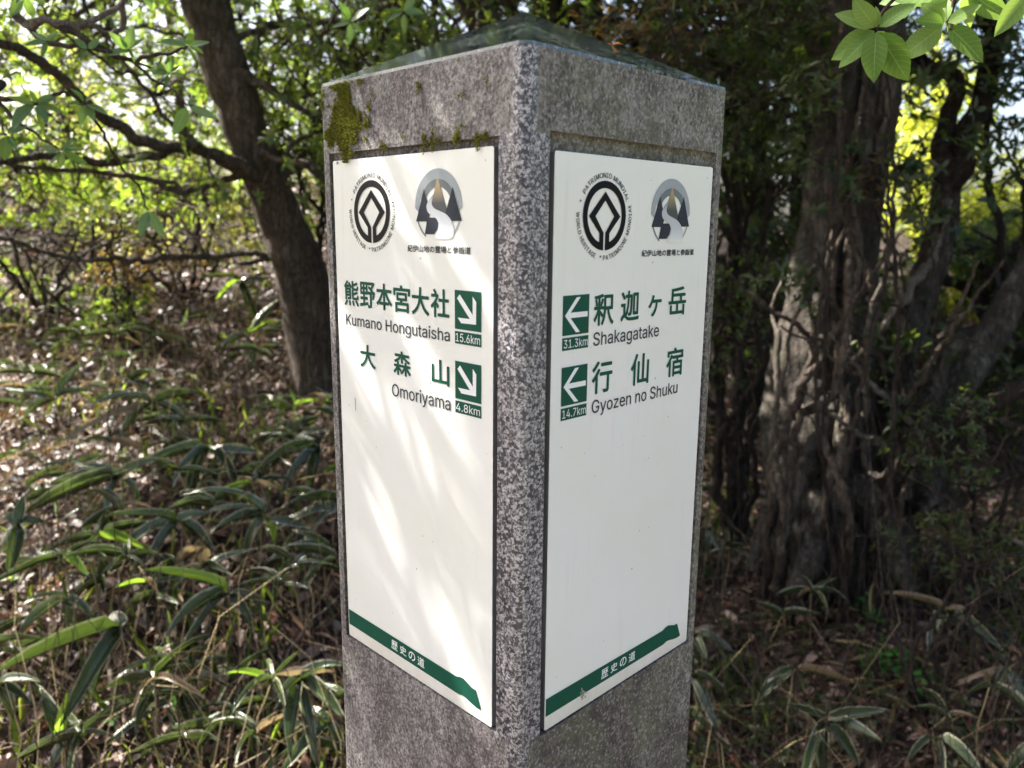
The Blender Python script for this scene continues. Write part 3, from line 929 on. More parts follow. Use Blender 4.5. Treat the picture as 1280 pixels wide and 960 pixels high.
def moss():
    """Tufts of moss on the upper left of the lit face and along the pocket's upper lip."""
    P = []
    while len(P) < 7000:
        u = random.uniform(.034, .235); z = random.uniform(-.062, -.001)
        far_ = u / PW
        q = noise.noise(Vector((u * 60, z * 46, 3.1))) + 1.1 * noise.noise(Vector((u * 190, z * 120, 1.7)))
        lip = math.exp(-((z + .053) / .0045) ** 2)
        patch = 1.2 * math.exp(-((u - .202) / .026) ** 2) * (1 if z > -.048 else .4)
        patch2 = .5 * math.exp(-((u - .232) / .008) ** 2) * (1 if z > -.035 else .2)
        lip_w = lip * (.55 * math.exp(-((u - .160) / .014) ** 2) + .30 * math.exp(-((u - .060) / .02) ** 2) + .22 * math.exp(-((u - .10) / .03) ** 2) + .2)
        if max(patch, patch2) + lip_w + q * .8 + random.uniform(-.35, .35) > .88: P.append((-HW - .0002, -HW + u, HT + z))
    P = np.array(P)
    N = np.tile(np.array([[-1., 0, .15]]), (len(P), 1)) + rng.normal(0, .5, P.shape); N = nrm(N)
    Nn = nrm(np.cross(N, rng.normal(0, 1, P.shape)))
    L = rng.uniform(.0014, .0036, len(P))
    V, T, U = leaf_arrays(P, N, Nn, L, L * .42, LEAF_S)
    o = link('moss', tri_mesh('moss', V, T, M['moss'], U), post); o['kind'] = 'stuff'


moss()

CSEED = 5
rng = np.random.default_rng(21); random.seed(21)
# ------------------------------------------------------------------ vegetation: builders
SUN_SPOT = [(at(1004, 425, 2.98), .13), (at(990, 490, 2.96), .11), (at(1096, 560, 2.8), .05), (at(345, 300, 3.0), .06), (at(305, 120, 2.95), .05), (at(330, 215, 2.95), .04),
            (at(1125, 400, 2.7), .05)]      # gaps in the leaves that let the sun through


def clear_beams(C):
    """Leave the gaps open: drop leaf clusters that stand in those sunbeams."""
    s = np.array(TO_SUN); keep = np.ones(len(C), bool)
    for p, r in SUN_SPOT:
        d = C - np.array(p); t = d @ s
        off = np.linalg.norm(d - t[:, None] * s, axis=1)
        keep &= ~((t > .04) & (off < r + .035))
    return C[keep]


def in_beam(pts):
    P = np.array([p[:] for p in samples(pts, 24)])
    return len(clear_beams(P)) < len(P)


def need(sx, sy):
    """How closed the leaf roof is, by where its shade falls (0 open .. 1 closed)."""
    d = np.full(np.shape(sx), .62)
    d = np.where((sx > .3) & (sy < 5.2), 1.3, d)                       # right of the post: deep shade
    d = np.where((sx <= -.25) & (sy > .5) & (sy < 4.8), np.where(sy < 2.6, .26, .42), d)        # the litter slope on the left is dappled
    d = np.where(sy >= 4.8, .12, d)                                    # beyond the ridge: open sun
    t = np.clip((sx * .65 - (sy - .05) * .3) / .52, 0, 1)               # the strip whose light reaches the post, top to foot
    d = np.where(np.hypot(sx - .65 * t, sy - .05 + .3 * t) < .26, .52, d)
    d = np.where((sx > 2.2) & (sy > 5.0), .08, d)
    d = np.where(sy < -.7, .12, d)  # roof opened so sun reaches the added trail sheet and bush
    return d


def anchored(C, limbs, node_gap=9):
    """Twig start for every leaf-cluster centre: nearest point of the limbs through a few shared side-shoots."""
    Lp = np.array([p[:] for p in limbs]); idx = np.empty(len(C), int)
    for a in range(0, len(C), 2000):
        d = ((C[a:a + 2000, None] - Lp[None]) ** 2).sum(-1); idx[a:a + 2000] = d.argmin(1)
    return Lp[idx]


def crown_parts(C, limbs, leaf_n, L, ratio, tpl, up=.55, twig_r=.004):
    """Side shoots, twigs and leaf whorls for cluster centres C."""
    C = clear_beams(C)
    A0 = anchored(C, limbs)
    mid_ = (C + A0) / 2; k_ = np.array([len(clear_beams(m_[None])) for m_ in mid_]) > 0 if len(C) < 4000 else np.ones(len(C), bool)
    C, A0 = C[k_], A0[k_]
    # shared side shoots: every group of clusters with a common shoot end
    nS = max(3, len(C) // 14)
    S = C[rng.choice(len(C), nS, replace=False)]
    SA = anchored(S, limbs)
    Send = SA + (S - SA) * .72
    idx = np.empty(len(C), int)
    for a in range(0, len(C), 2000):
        d = ((C[a:a + 2000, None] - Send[None]) ** 2).sum(-1); idx[a:a + 2000] = d.argmin(1)
    dS = np.linalg.norm(C - Send[idx], axis=1); dL = np.linalg.norm(C - A0, axis=1)
    st = np.where((dS < dL)[:, None], Send[idx], A0)
    tw = [twig_tubes(SA, Send, twig_r * 2.0, twig_r, 6, .05, .05), twig_tubes(st, C, twig_r * .8, twig_r * .3, 2 if tpl is LEAF_S else 3, .05, .05)]
    ax = nrm(nrm(C - st) + np.array([0, 0, up]) + rng.normal(0, .25, C.shape))
    return join(tw), whorls(C, ax, leaf_n, L, ratio, tpl)


def blob(centre, radii, n, clump=1.6, thr=-.05, hollow=.0):
    """n points in an ellipsoid, gathered in clumps with gaps between."""
    out = []
    c = np.array(centre[:]); r = np.array(radii)
    k = 0
    while len(out) < n and k < n * 40:
        k += 1
        v = rng.normal(0, 1, 3); v /= np.linalg.norm(v); q = v * (rng.uniform(hollow, 1) ** (1 / 2.2))
        p = c + q * r
        if noise.noise(Vector(p * clump)) > thr: out.append(p)
    return np.array(out)


def add_plant(name, label, cat, group=None, base=(0, 0, 0)):
    o = empty(name, base)
    return tag(o, label, cat, group)


def part(name, arrs, mat, parent, kind=None):
    V, T, U = arrs
    off = np.array(parent.location)
    o = link(name, tri_mesh(name, V - off, T, mat, U, smooth=name in ('trunk', 'branch', 'root', 'stem')), parent)
    if kind: o['kind'] = kind
    return o


def samples(pts, n=14):
    return catmull(pts, n)


# ------------------------------------------------------------------ the leaning tree left of the post
D = 3.0
T1 = [at(408, 560, 3.3), at(399, 470, 3.25), at(376, 345, 3.12), at(345, 262, 3.05), at(318, 190, 3.0), at(292, 115, 3.0), at(262, 20, 3.05), at(238, -70, 3.1), at(190, -220, 3.3), at(150, -420, 3.5)]
T1[0].z = gz(T1[0].x, T1[0].y) - .1
lt = add_plant('leaning_tree', 'dark leaning tree with low limbs reaching left, behind the left edge of the post', 'tree', None, T1[0])
part('trunk', limb(T1, [.135, .115, .098, .080, .074, .075, .077, .075, .066, .05], 20, 80, .07, .03, 2.0), M['bark_grey'], lt)
B1 = [
    ([at(345, 235, 3.0), at(300, 205, 2.9), at(240, 185, 2.75), at(165, 168, 2.6), at(95, 120, 2.5), at(40, 72, 2.4), at(-40, 40, 2.35)], [.055, .045, .036, .032, .028, .024, .02]),
    ([at(330, 240, 3.0), at(262, 188, 2.95), at(225, 185, 2.9), at(190, 198, 2.85), at(130, 203, 2.8), at(60, 196, 2.75), at(-40, 210, 2.7)], [.045, .034, .03, .028, .024, .02, .016]),
    ([at(335, 235, 3.05), at(290, 224, 3.0), at(240, 240, 2.95), at(190, 228, 2.9), at(120, 214, 2.9), at(30, 206, 2.9), at(-60, 190, 2.9)], [.035, .026, .022, .018, .015, .012, .01]),
    ([at(262, 60, 3.0), at(300, 92, 2.95), at(345, 116, 2.9), at(390, 142, 2.85), at(430, 170, 2.9), at(480, 190, 3.0)], [.035, .026, .022, .018, .015, .01]),
    ([at(345, 225, 3.05), at(372, 206, 3.0), at(400, 222, 2.95), at(440, 250, 2.95), at(500, 270, 3.0)], [.035, .032, .028, .024, .018]),
    ([at(340, 228, 3.0), at(330, 190, 2.85), at(352, 200, 2.8), at(372, 175, 2.85), at(420, 160, 3.0)], [.02, .018, .016, .014, .01]),
    ([at(280, 60, 3.05), at(330, 35, 3.1), at(380, 30, 3.2), at(440, 25, 3.3), at(520, -10, 3.4)], [.025, .02, .016, .014, .01]),
    ([at(258, 190, 2.9), at(210, 150, 2.8), at(170, 95, 2.7), at(140, 85, 2.6), at(60, 25, 2.5)], [.014, .013, .011, .008, .006]),
    ([at(300, 330, 3.1), at(340, 318, 3.1), at(230, 322, 3.0), at(150, 326, 2.9), at(70, 318, 2.85), at(-20, 290, 2.8)], [.02, .022, .02, .017, .014, .01]),
]
lim = []
for p, r in B1:
    r = [x * .52 for x in r]
    part('branch', limb(p, r, 10, None, .10, 0, len(lim)), M['bark_grey'], lt)
    lim += samples(p)
C = np.concatenate([blob(at(120, 30, 3.4), (1.25, .9, .62), 1050, 2.0, -.03), blob(at(380, 40, 4.0), (1.3, .8, .85), 900, 2.0, -.05), blob(at(140, 215, 3.2), (1.0, .6, .22), 260, 2.4, .0), blob(at(330, 120, 3.4), (.5, .3, .35), 150, 2.4, .0)])
tw, lv = crown_parts(C, lim + samples(T1[4:]), 6, .040, .42, LEAF_M)
part('twigs', tw, M['twig'], lt, 'stuff'); part('crown', lv, M['leaf_mid'], lt)

# ------------------------------------------------------------------ the many-stemmed tree on the right
rt_base = on_ground(1030, 735); rt_base.z -= .1
rt = add_plant('many_stemmed_tree', 'thick old tree right of the post, several stems fused above a broad lichen-covered foot', 'tree', None, rt_base)
d0 = (rt_base - CAM).length
print('right tree distance', d0)
d0 = 3.0
def q(px, py, dd=0.0): return at(px, py, d0 + dd)
RT = [
    ([rt_base + Vector((0, 0, -.05)), q(1025, 690), q(1012, 600), q(1006, 520), q(1012, 430), q(1024, 330), q(1036, 230), q(1046, 120), q(1052, 0), q(1040, -160), q(1020, -400)],
     [.235, .215, .215, .205, .175, .128, .115, .105, .10, .09, .07]),
    ([q(1062, 700, .05), q(1062, 600, .02), q(1068, 500), q(1072, 400, -.05), q(1080, 300, -.02), q(1092, 200), q(1104, 110), q(1112, 20, .05), q(1120, -120, .1), q(1150, -400, .3)],
     [.15, .12, .10, .085, .078, .08, .085, .08, .075, .06]),
    ([q(1110, 690, .1), q(1110, 600, .1), q(1118, 500, .12), q(1135, 420, .15), q(1158, 350, .18), q(1176, 285, .2), q(1183, 230, .2)],
     [.13, .105, .09, .082, .078, .075, .066]),
    ([q(1183, 235, .2), q(1188, 170, .2), q(1192, 105, .22), q(1168, 88, .2), q(1148, 72, .15), q(1110, 40, .1)], [.05, .036, .03, .024, .022, .016]),
    ([q(1184, 235, .2), q(1206, 180, .22), q(1222, 120, .24), q(1232, 60, .26), q(1238, -20, .3), q(1250, -160, .3)], [.05, .045, .042, .040, .036, .03]),
    ([q(1150, 480, -.15), q(1128, 400, -.1), q(1088, 442, -.2), q(1120, 385, -.25), q(1150, 345, -.2), q(1172, 300, -.1), q(1186, 250, 0)], [.0, .012, .014, .016, .018, .018, .016]),
    ([q(1040, 640, -.22), q(1060, 560, -.16), q(1058, 470, -.14), q(1064, 380, -.13), q(1070, 300, -.12), q(1082, 160, -.1), q(1100, 60, 0)], [.05, .04, .034, .032, .028, .024, .018]),
]
RT[5] = ([q(1050, 470, -.2), q(1068, 452, -.22), q(1096, 418, -.25), q(1124, 380, -.25), q(1150, 345, -.2), q(1172, 300, -.1), q(1186, 250, 0)], [.012, .013, .014, .016, .018, .018, .016])
for k, (p, r) in enumerate(RT):
    part('trunk' if k < 3 else 'branch', limb(p, [x * (.67 if k < 3 else .85) for x in r], 26 if k < 3 else 10, 90 if k < 3 else None, .10 if k < 3 else .08, .07 if k < 3 else 0, 5.0 + k), M['bark_lichen' if k not in (3, 4) else 'bark_dark'] if k != 5 else M['bark_pale'], rt)
ROOTS = [
    ([q(1060, 640, -.1), q(1120, 600, -.15), q(1170, 555, -.2), q(1225, 515, -.2), q(1290, 470, -.2), q(1360, 440, -.2)], [.05, .045, .034, .03, .026, .02]),
    ([q(1020, 580, -.1), q(970, 620, -.15), q(950, 670, -.25), q(938, 715, -.3)], [.05, .036, .026, .014]),
    ([q(1080, 600, -.1), q(1105, 660, -.15), q(1125, 710, -.2), q(1140, 750, -.2)], [.07, .055, .035, .015]),
    ([q(1025, 620, -.15), q(1012, 690, -.2), q(992, 745, -.3)], [.08, .06, .025]),
    ([q(1170, 640, 0), q(1150, 560, .0), q(1200, 480, .0), q(1250, 400, .05), q(1300, 300, .1), q(1330, 180, .1)], [.08, .06, .055, .05, .04, .03]),
    ([q(1120, 620, -.12), q(1140, 560, -.15), q(1165, 500, -.2), q(1180, 450, -.2), q(1210, 420, -.2)], [.05, .035, .03, .024, .015]),
    ([q(990, 520, -.18), q(1030, 500, -.25), q(1060, 470, -.2)], [.02, .018, .012]),
    ([q(975, 680, -.3), q(1000, 600, -.32), q(1012, 560, -.28), q(1040, 500, -.2)], [.018, .02, .016, .012]),
]
for _k in range(9):                           # thin suckers and climbing stems that hug the trunks
    x0 = random.uniform(945, 1150); x1 = x0 * .45 + random.uniform(960, 1250) * .55; y1 = random.uniform(-40, 330); d1 = random.uniform(-.42, -.1)
    ROOTS.append(([on_ground(x0, random.uniform(735, 765)) - Vector((0, 0, .05)), q(x0 + random.uniform(-8, 8), 640, d1 - .05), q(x0 + random.uniform(-25, 25), 540, d1), q((x0 + x1) / 2 + random.uniform(-40, 40), (540 + y1) / 2 + random.uniform(-30, 30), d1), q(x1 + random.uniform(-20, 20), y1 + 60, d1 + .05), q(x1, y1, d1 + .1)],
                  [z * random.uniform(.6, 1.3) for z in (.013, .013, .012, .010, .007, .004)]))
for _k in range(9):
    x0, y0 = random.uniform(1040, 1180), random.uniform(420, 620); a_ = random.uniform(-2.6, -.4); l_ = random.uniform(120, 240)
    ROOTS.append(([q(x0, y0, -.2), q(x0 + math.cos(a_) * l_ * .5 + random.uniform(-20, 20), y0 + math.sin(a_) * l_ * .5, -.3), q(x0 + math.cos(a_) * l_, y0 + math.sin(a_) * l_, -.35)], [.011, .008, .003]))
for k, (p, r) in enumerate(ROOTS):
    part('root' if k < 4 else 'branch', limb(p, r, 12, None, .10, .03, 20.0 + k), M['bark_lichen' if 0 < k < 8 else 'bark_dark' if k == 0 else 'bark_pale' if k % 3 == 0 else 'bark_grey'], rt)
lim = [v for p, r in RT for v in samples(p)]
C = np.concatenate([blob(q(1050, -60, .2), (1.2, .9, .42), 520, 1.8, -.15), blob(q(1225, 90, .1), (.35, .3, .25), 60, 2.4, .05), blob(q(960, 60, .4), (.5, .4, .35), 130, 2.2, 0), blob(q(1090, 300, -.3), (.40, .12, .55), 120, 3, .0), blob(q(1235, 40, .2), (.3, .3, .3), 60, 2, -.1)])
tw, lv = crown_parts(C, lim, 6, .046, .40, LEAF_M)
part('twigs', tw, M['twig'], rt, 'stuff'); part('crown', lv, M['leaf_dark'], rt)

# ------------------------------------------------------------------ shrubs and trees behind
def shrub(name, label, cat, base, top, rad, n, leaf, mat, L=.045, ratio=.42, stems=5, group=None, bmat='bark_dark', tpl=LEAF_M, r0=.016, clump=2.0, thr=-.05, low=.12, hollow=0.0, ln=5):
    """Several crooked stems from one foot, with twigs and a leafy crown of gaps and clumps."""
    b = Vector(base); b.z = gz(b.x, b.y) - .04
    o = add_plant(name, label, cat, group, b)
    lim = []
    for k in range(stems):
        e = Vector(top) + Vector((random.uniform(-1, 1) * rad[0] * .7, random.uniform(-1, 1) * rad[1] * .7, random.uniform(-.2, .8) * rad[2]))
        m1 = b.lerp(e, .35) + Vector((random.uniform(-.12, .12), random.uniform(-.1, .1), random.uniform(-.05, .12)))
        m2 = b.lerp(e, .7) + Vector((random.uniform(-.15, .15), random.uniform(-.12, .12), random.uniform(-.05, .1)))
        p = [b + Vector((random.uniform(-.05, .05), random.uniform(-.05, .05), 0)), m1, m2, e]
        r = r0 * random.uniform(.7, 1.3)
        if in_beam(p) and (lim or k < stems - 1): continue
        part('stem', limb(p, [r * 1.25, r, r * .75, r * .35], 8, None, .1, 0, random.random() * 50), M[bmat], o)
        lim += samples(p, 12)[4:]
        for s in range(3):
            a = samples(p, 12)[random.randint(4, 10)]
            f = a + Vector((random.uniform(-1, 1) * rad[0] * .7, random.uniform(-1, 1) * rad[1] * .6, random.uniform(-.1, .5) * rad[2]))
            g_ = a.lerp(f, .5) + Vector((random.uniform(-.06, .06), random.uniform(-.05, .05), random.uniform(0, .08)))
            if in_beam([a, g_, f]): continue
            part('branch', limb([a, g_, f], [r * .5, r * .35, r * .15], 6, None, .1, 0, random.random() * 50), M[bmat], o)
            lim += samples([a, g_, f], 6)
    C = blob(top, rad, n, clump, thr, hollow)
    C = C[C[:, 2] > ground(C[:, 0], C[:, 1]) + low]
    tw, lv = crown_parts(C, lim, ln, L, ratio, tpl, twig_r=.0028)
    part('twigs', tw, M['twig'], o, 'stuff'); part('crown', lv, M[mat], o)
    return o


def tree(name, label, base, height, crown_c, rad, n, mat, L=.06, r0=.09, group=None, limbs_n=9, bmat='bark_grey', mask=False, ln=6, tpl=LEAF_S, clump=1.4, thr=-.1, C=None):
    b = Vector((base[0], base[1], gz(base[0], base[1]) - .1))
    o = add_plant(name, label, 'tree', group, b)
    top = Vector(crown_c) + Vector((0, 0, rad[2] * .6))
    p = [b, b.lerp(top, .3) + Vector((random.uniform(-.15, .15), random.uniform(-.15, .15), 0)), b.lerp(top, .65) + Vector((random.uniform(-.2, .2), random.uniform(-.2, .2), 0)), top]
    part('trunk', limb(p, [r0 * 1.3, r0, r0 * .7, r0 * .25], 14, 50, .08, .03, random.random() * 50), M[bmat], o)
    lim = samples(p, 20)[9:]
    for k in range(limbs_n):
        a = samples(p, 20)[random.randint(8, 18)]
        an = 6.283 * k / limbs_n + random.uniform(-.4, .4)
        e = Vector(crown_c) + Vector((math.cos(an) * rad[0] * .8, math.sin(an) * rad[1] * .8, random.uniform(-.5, .5) * rad[2]))
        m1 = a.lerp(e, .5) + Vector((random.uniform(-.2, .2), random.uniform(-.2, .2), random.uniform(0, .25)))
        if in_beam([a, m1, e]): continue
        part('branch', limb([a, m1, e], [r0 * .42, r0 * .28, r0 * .1], 8, None, .1, 0, random.random() * 50), M[bmat], o)
        lim += samples([a, m1, e], 12)
    if C is None:
        C = blob(crown_c, rad, n, clump, thr)
    if mask:
        k = (C[:, 2] - .7) / TO_SUN.z
        sx, sy = C[:, 0] - TO_SUN.x * k, C[:, 1] - TO_SUN.y * k
        nz = np.array([noise.noise(Vector((x * 3.6, y * 3.6, 5.5))) + .8 * noise.noise(Vector((x * 11, y * 11, 2.5))) for x, y in zip(sx, sy)])
        # over the post the gaps are small: thin shafts, not pools, of light
        tt_ = np.clip((sx * .65 - (sy - .05) * .3) / .52, 0, 1); strip = np.hypot(sx - .65 * tt_, sy - .05 + .3 * tt_) < .26
        nf = np.array([noise.noise(Vector((x * 13, y * 13, 1.5))) + .7 * noise.noise(Vector((x * 29, y * 29, 8.5))) if q_ else 0 for x, y, q_ in zip(sx, sy, strip)])
        nz = np.where(strip, nf, nz)
        C = C[(.5 + nz * .75) < need(sx, sy)]
    tw, lv = crown_parts(C, lim, ln, L, .42, tpl, twig_r=.005)
    part('twigs', tw, M['twig'], o, 'stuff'); part('crown', lv, M[mat], o)
    return o


# behind the post, dark and twiggy
shrub('evergreen_shrub', 'dark evergreen shrub with small glossy leaves, rising behind the top of the post', 'shrub', at(600, 420, 3.6), at(600, 90, 3.4), (.75, .5, .5), 520, 6, 'leaf_dark', .042, .42, 6)
shrub('evergreen_shrub', 'dense dark shrub between the post and the thick old tree', 'shrub', at(930, 480, 3.9), at(905, 170, 3.5), (.62, .5, .62), 560, 6, 'leaf_dark', .036, .40, 7)
shrub('evergreen_shrub', 'low twiggy dark shrub at the left side of the old tree\'s foot', 'shrub', at(925, 620, 3.4), at(930, 380, 3.3), (.36, .35, .42), 150, 6, 'leaf_dark', .034, .35, 7, thr=.05)
shrub('evergreen_shrub', 'dark leafy shrub at the right edge, in front of the bright clearing', 'shrub', at(1350, 560, 3.3), at(1300, 120, 3.25), (.20, .3, .40), 90, 6, 'leaf_dark', .040, .40, 5, thr=.0)
shrub('reddish_shrub', 'thin shrub with reddish brown young shoots above the right slope of the cap', 'shrub', at(790, 420, 2.9), at(800, 60, 2.6), (.34, .25, .22), 120, 6, 'leaf_rust', .030, .26, 5, thr=-.1, r0=.009)
shrub('reddish_shrub', 'small rusty brown twiggy shrub against the old tree\'s stems', 'shrub', at(1110, 520, 2.75), at(1118, 225, 2.8), (.13, .12, .10), 46, 6, 'leaf_rust', .026, .26, 3, thr=-.3, r0=.007)
shrub('reddish_shrub', 'brownish twiggy shrub with sparse small leaves, high between the post and the old tree', 'shrub', at(770, 440, 3.0), at(930, 100, 2.75), (.42, .25, .34), 330, 6, 'leaf_dark', .027, .32, 5, thr=-.1, r0=.008)
shrub('leafy_shrub', 'mid green shrub with fresh shoots behind the left slope of the cap', 'shrub', at(520, 400, 2.9), at(520, 40, 2.6), (.42, .25, .24), 230, 6, 'leaf_mid', .034, .42, 7, thr=-.1, r0=.009)
shrub('evergreen_shrub', 'small-leaved shrub hanging over the old tree\'s stems at the top', 'shrub', at(1100, 430, 2.6), at(1075, 90, 2.55), (.36, .22, .20), 170, 6, 'leaf_dark', .030, .38, 5, thr=-.05, r0=.007)
shrub('evergreen_shrub', 'low dark undergrowth shrub right of the old tree\'s foot', 'shrub', at(1230, 640, 2.9), at(1225, 540, 2.8), (.34, .3, .16), 200, 6, 'leaf_dark', .026, .38, 7, thr=-.1, r0=.007, low=.02)
shrub('evergreen_shrub', 'dark undergrowth shrub low in the right corner gap behind the bamboo', 'shrub', at(1200, 740, 2.4), at(1210, 690, 2.4), (.26, .2, .09), 110, 6, 'leaf_dark', .022, .36, 6, thr=-.1, r0=.005, low=.01)
shrub('shading_shrub', 'low dark shrub added outside the picture to cut the light from the right', 'shrub', (2.3, 1.1, 0), (2.3, 1.1, .5), (.5, .4, .4), 260, 6, 'leaf_dark', .05, .42, 6, tpl=LEAF_S, low=.02, thr=-.2)  # this shrub and the next are added to block ambient light
shrub('shading_shrub', 'tall dark shrub added right of the old tree, out of view, to cut side light', 'shrub', (2.9, 1.9, 0), (2.8, 1.9, 1.2), (.6, .7, .9), 520, 6, 'leaf_dark', .05, .42, 6, tpl=LEAF_S, low=.02, thr=-.2)
shrub('fine_leaved_shrub', 'fine-leaved sunlit shrub at the left edge, under the low limbs of the leaning tree', 'shrub', at(60, 345, 4.3), at(60, 268, 4.2), (.62, .4, .26), 520, 6, 'leaf_mid', .026, .42, 8, thr=-.08, low=.02, r0=.008)
shrub('fine_leaved_shrub', 'fine-leaved yellowish shrub in front of the crest, just left of the leaning trunk', 'shrub', at(235, 345, 4.5), at(240, 262, 4.4), (.52, .4, .28), 460, 6, 'leaf_yellow', .026, .42, 8, thr=-.08, low=.02, r0=.008)
shrub('fine_leaved_shrub', 'brown-tinged twiggy shrub in front of the crest, between the two fine-leaved ones', 'shrub', at(160, 380, 4.0), at(150, 318, 3.9), (.6, .35, .14), 260, 5, 'leaf_rust', .022, .40, 9, thr=-.08, low=.02, r0=.006)
shrub('screening_shrub', 'unseen green shrub added left of the camera to cut light on the left plate', 'shrub', (-1.7, -.35, 0), (-1.7, -.35, 1.25), (.45, .45, .6), 420, 6, 'leaf_dark', .05, .42, 6, tpl=LEAF_S, low=.02, thr=-.2)  # added out of view as a screen against warm light from the left
shrub('bounce_bush', 'unseen yellow-green bush added across the trail to bounce light onto the right plate', 'bush', (1.7, -3.2, 0), (1.7, -3.3, 1.0), (1.3, .5, .9), 1200, 6, 'leaf_lit', .06, .45, 7, tpl=LEAF_S, low=.02, thr=-.3)  # added out of view as a yellow-green reflector for the right plate
shrub('fine_leaved_shrub', 'fine-leaved green shrub leaning over the slope between the leaning trunk and the post', 'shrub', at(430, 400, 3.6), at(400, 160, 3.5), (.34, .3, .42), 420, 6, 'leaf_mid', .028, .42, 7, thr=-.08, low=.02, r0=.008)
# backlit, left
for k, (bx, by, tx, ty, dd, rad, n, mat, lab) in enumerate([
    (60, 330, 70, 280, 5.4, (.9, .6, .42), 240, 'leaf_yellow', 'sunlit yellow-green shrub at the left edge, on the crest of the slope'),
    (170, 330, 200, 262, 6.0, (.8, .6, .40), 170, 'leaf_mid', 'green backlit shrub in the gap left of the leaning tree'),
    (40, 420, 40, 370, 4.2, (.55, .4, .25), 200, 'leaf_mid', 'low bright green shrub at the left edge, half way up the litter slope'),
    (290, 320, 300, 280, 6.4, (.55, .5, .36), 170, 'leaf_rust', 'brownish backlit shrub just left of the leaning tree, low on the crest'),
    (10, 300, 20, 170, 6.5, (.9, .8, .8), 330, 'leaf_yellow', 'tall yellow-green bush at the far left, beyond the low limbs'),
]):
    shrub('backlit_shrub', lab, 'shrub', at(bx, by, dd), at(tx, ty, dd), rad, int(n * 1.7), 6, mat, .040, .45, 6, None, 'bark_grey', thr=.0, low=.03, r0=.012)
# trees beyond the ridge, left: loose, with sky between
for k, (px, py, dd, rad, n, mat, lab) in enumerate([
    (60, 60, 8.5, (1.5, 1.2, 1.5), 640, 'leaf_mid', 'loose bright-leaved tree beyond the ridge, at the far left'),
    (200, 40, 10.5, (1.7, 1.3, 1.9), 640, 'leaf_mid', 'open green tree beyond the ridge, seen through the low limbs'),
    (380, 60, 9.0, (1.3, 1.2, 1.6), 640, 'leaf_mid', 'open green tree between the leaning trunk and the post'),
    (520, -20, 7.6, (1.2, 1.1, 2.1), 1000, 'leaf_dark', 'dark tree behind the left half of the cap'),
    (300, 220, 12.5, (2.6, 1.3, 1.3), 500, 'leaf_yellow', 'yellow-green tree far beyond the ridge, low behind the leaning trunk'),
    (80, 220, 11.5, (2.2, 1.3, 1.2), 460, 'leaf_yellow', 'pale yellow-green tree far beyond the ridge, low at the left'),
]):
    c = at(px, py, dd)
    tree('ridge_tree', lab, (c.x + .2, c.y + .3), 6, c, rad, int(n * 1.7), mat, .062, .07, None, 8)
# trees behind, middle and right: closed and dark
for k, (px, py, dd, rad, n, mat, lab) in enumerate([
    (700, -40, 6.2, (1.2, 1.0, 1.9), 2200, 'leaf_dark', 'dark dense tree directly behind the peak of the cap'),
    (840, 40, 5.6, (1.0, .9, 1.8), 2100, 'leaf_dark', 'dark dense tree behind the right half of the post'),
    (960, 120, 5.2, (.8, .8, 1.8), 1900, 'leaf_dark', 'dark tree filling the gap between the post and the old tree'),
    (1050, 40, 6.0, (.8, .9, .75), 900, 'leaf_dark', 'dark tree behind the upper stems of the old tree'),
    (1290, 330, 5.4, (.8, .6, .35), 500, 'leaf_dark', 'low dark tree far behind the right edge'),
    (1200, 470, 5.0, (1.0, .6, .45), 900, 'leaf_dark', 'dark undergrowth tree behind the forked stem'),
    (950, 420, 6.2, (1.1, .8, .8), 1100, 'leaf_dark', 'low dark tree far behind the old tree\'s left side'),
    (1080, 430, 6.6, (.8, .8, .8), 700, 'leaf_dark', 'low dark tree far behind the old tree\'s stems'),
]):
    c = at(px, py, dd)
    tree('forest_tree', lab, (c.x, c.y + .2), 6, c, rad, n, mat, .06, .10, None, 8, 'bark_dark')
# sunlit bushes seen through the gap on the right
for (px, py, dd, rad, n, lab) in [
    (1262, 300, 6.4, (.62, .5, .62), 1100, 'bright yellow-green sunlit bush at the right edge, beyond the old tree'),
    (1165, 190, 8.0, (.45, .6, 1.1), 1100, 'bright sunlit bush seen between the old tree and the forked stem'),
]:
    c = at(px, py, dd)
    shrub('sunlit_bush', lab, 'bush', c, c, rad, n, 6, 'leaf_lit', .07, .45, 6, None, 'bark_grey', tpl=LEAF_S, thr=-.25, low=.0, r0=.014)

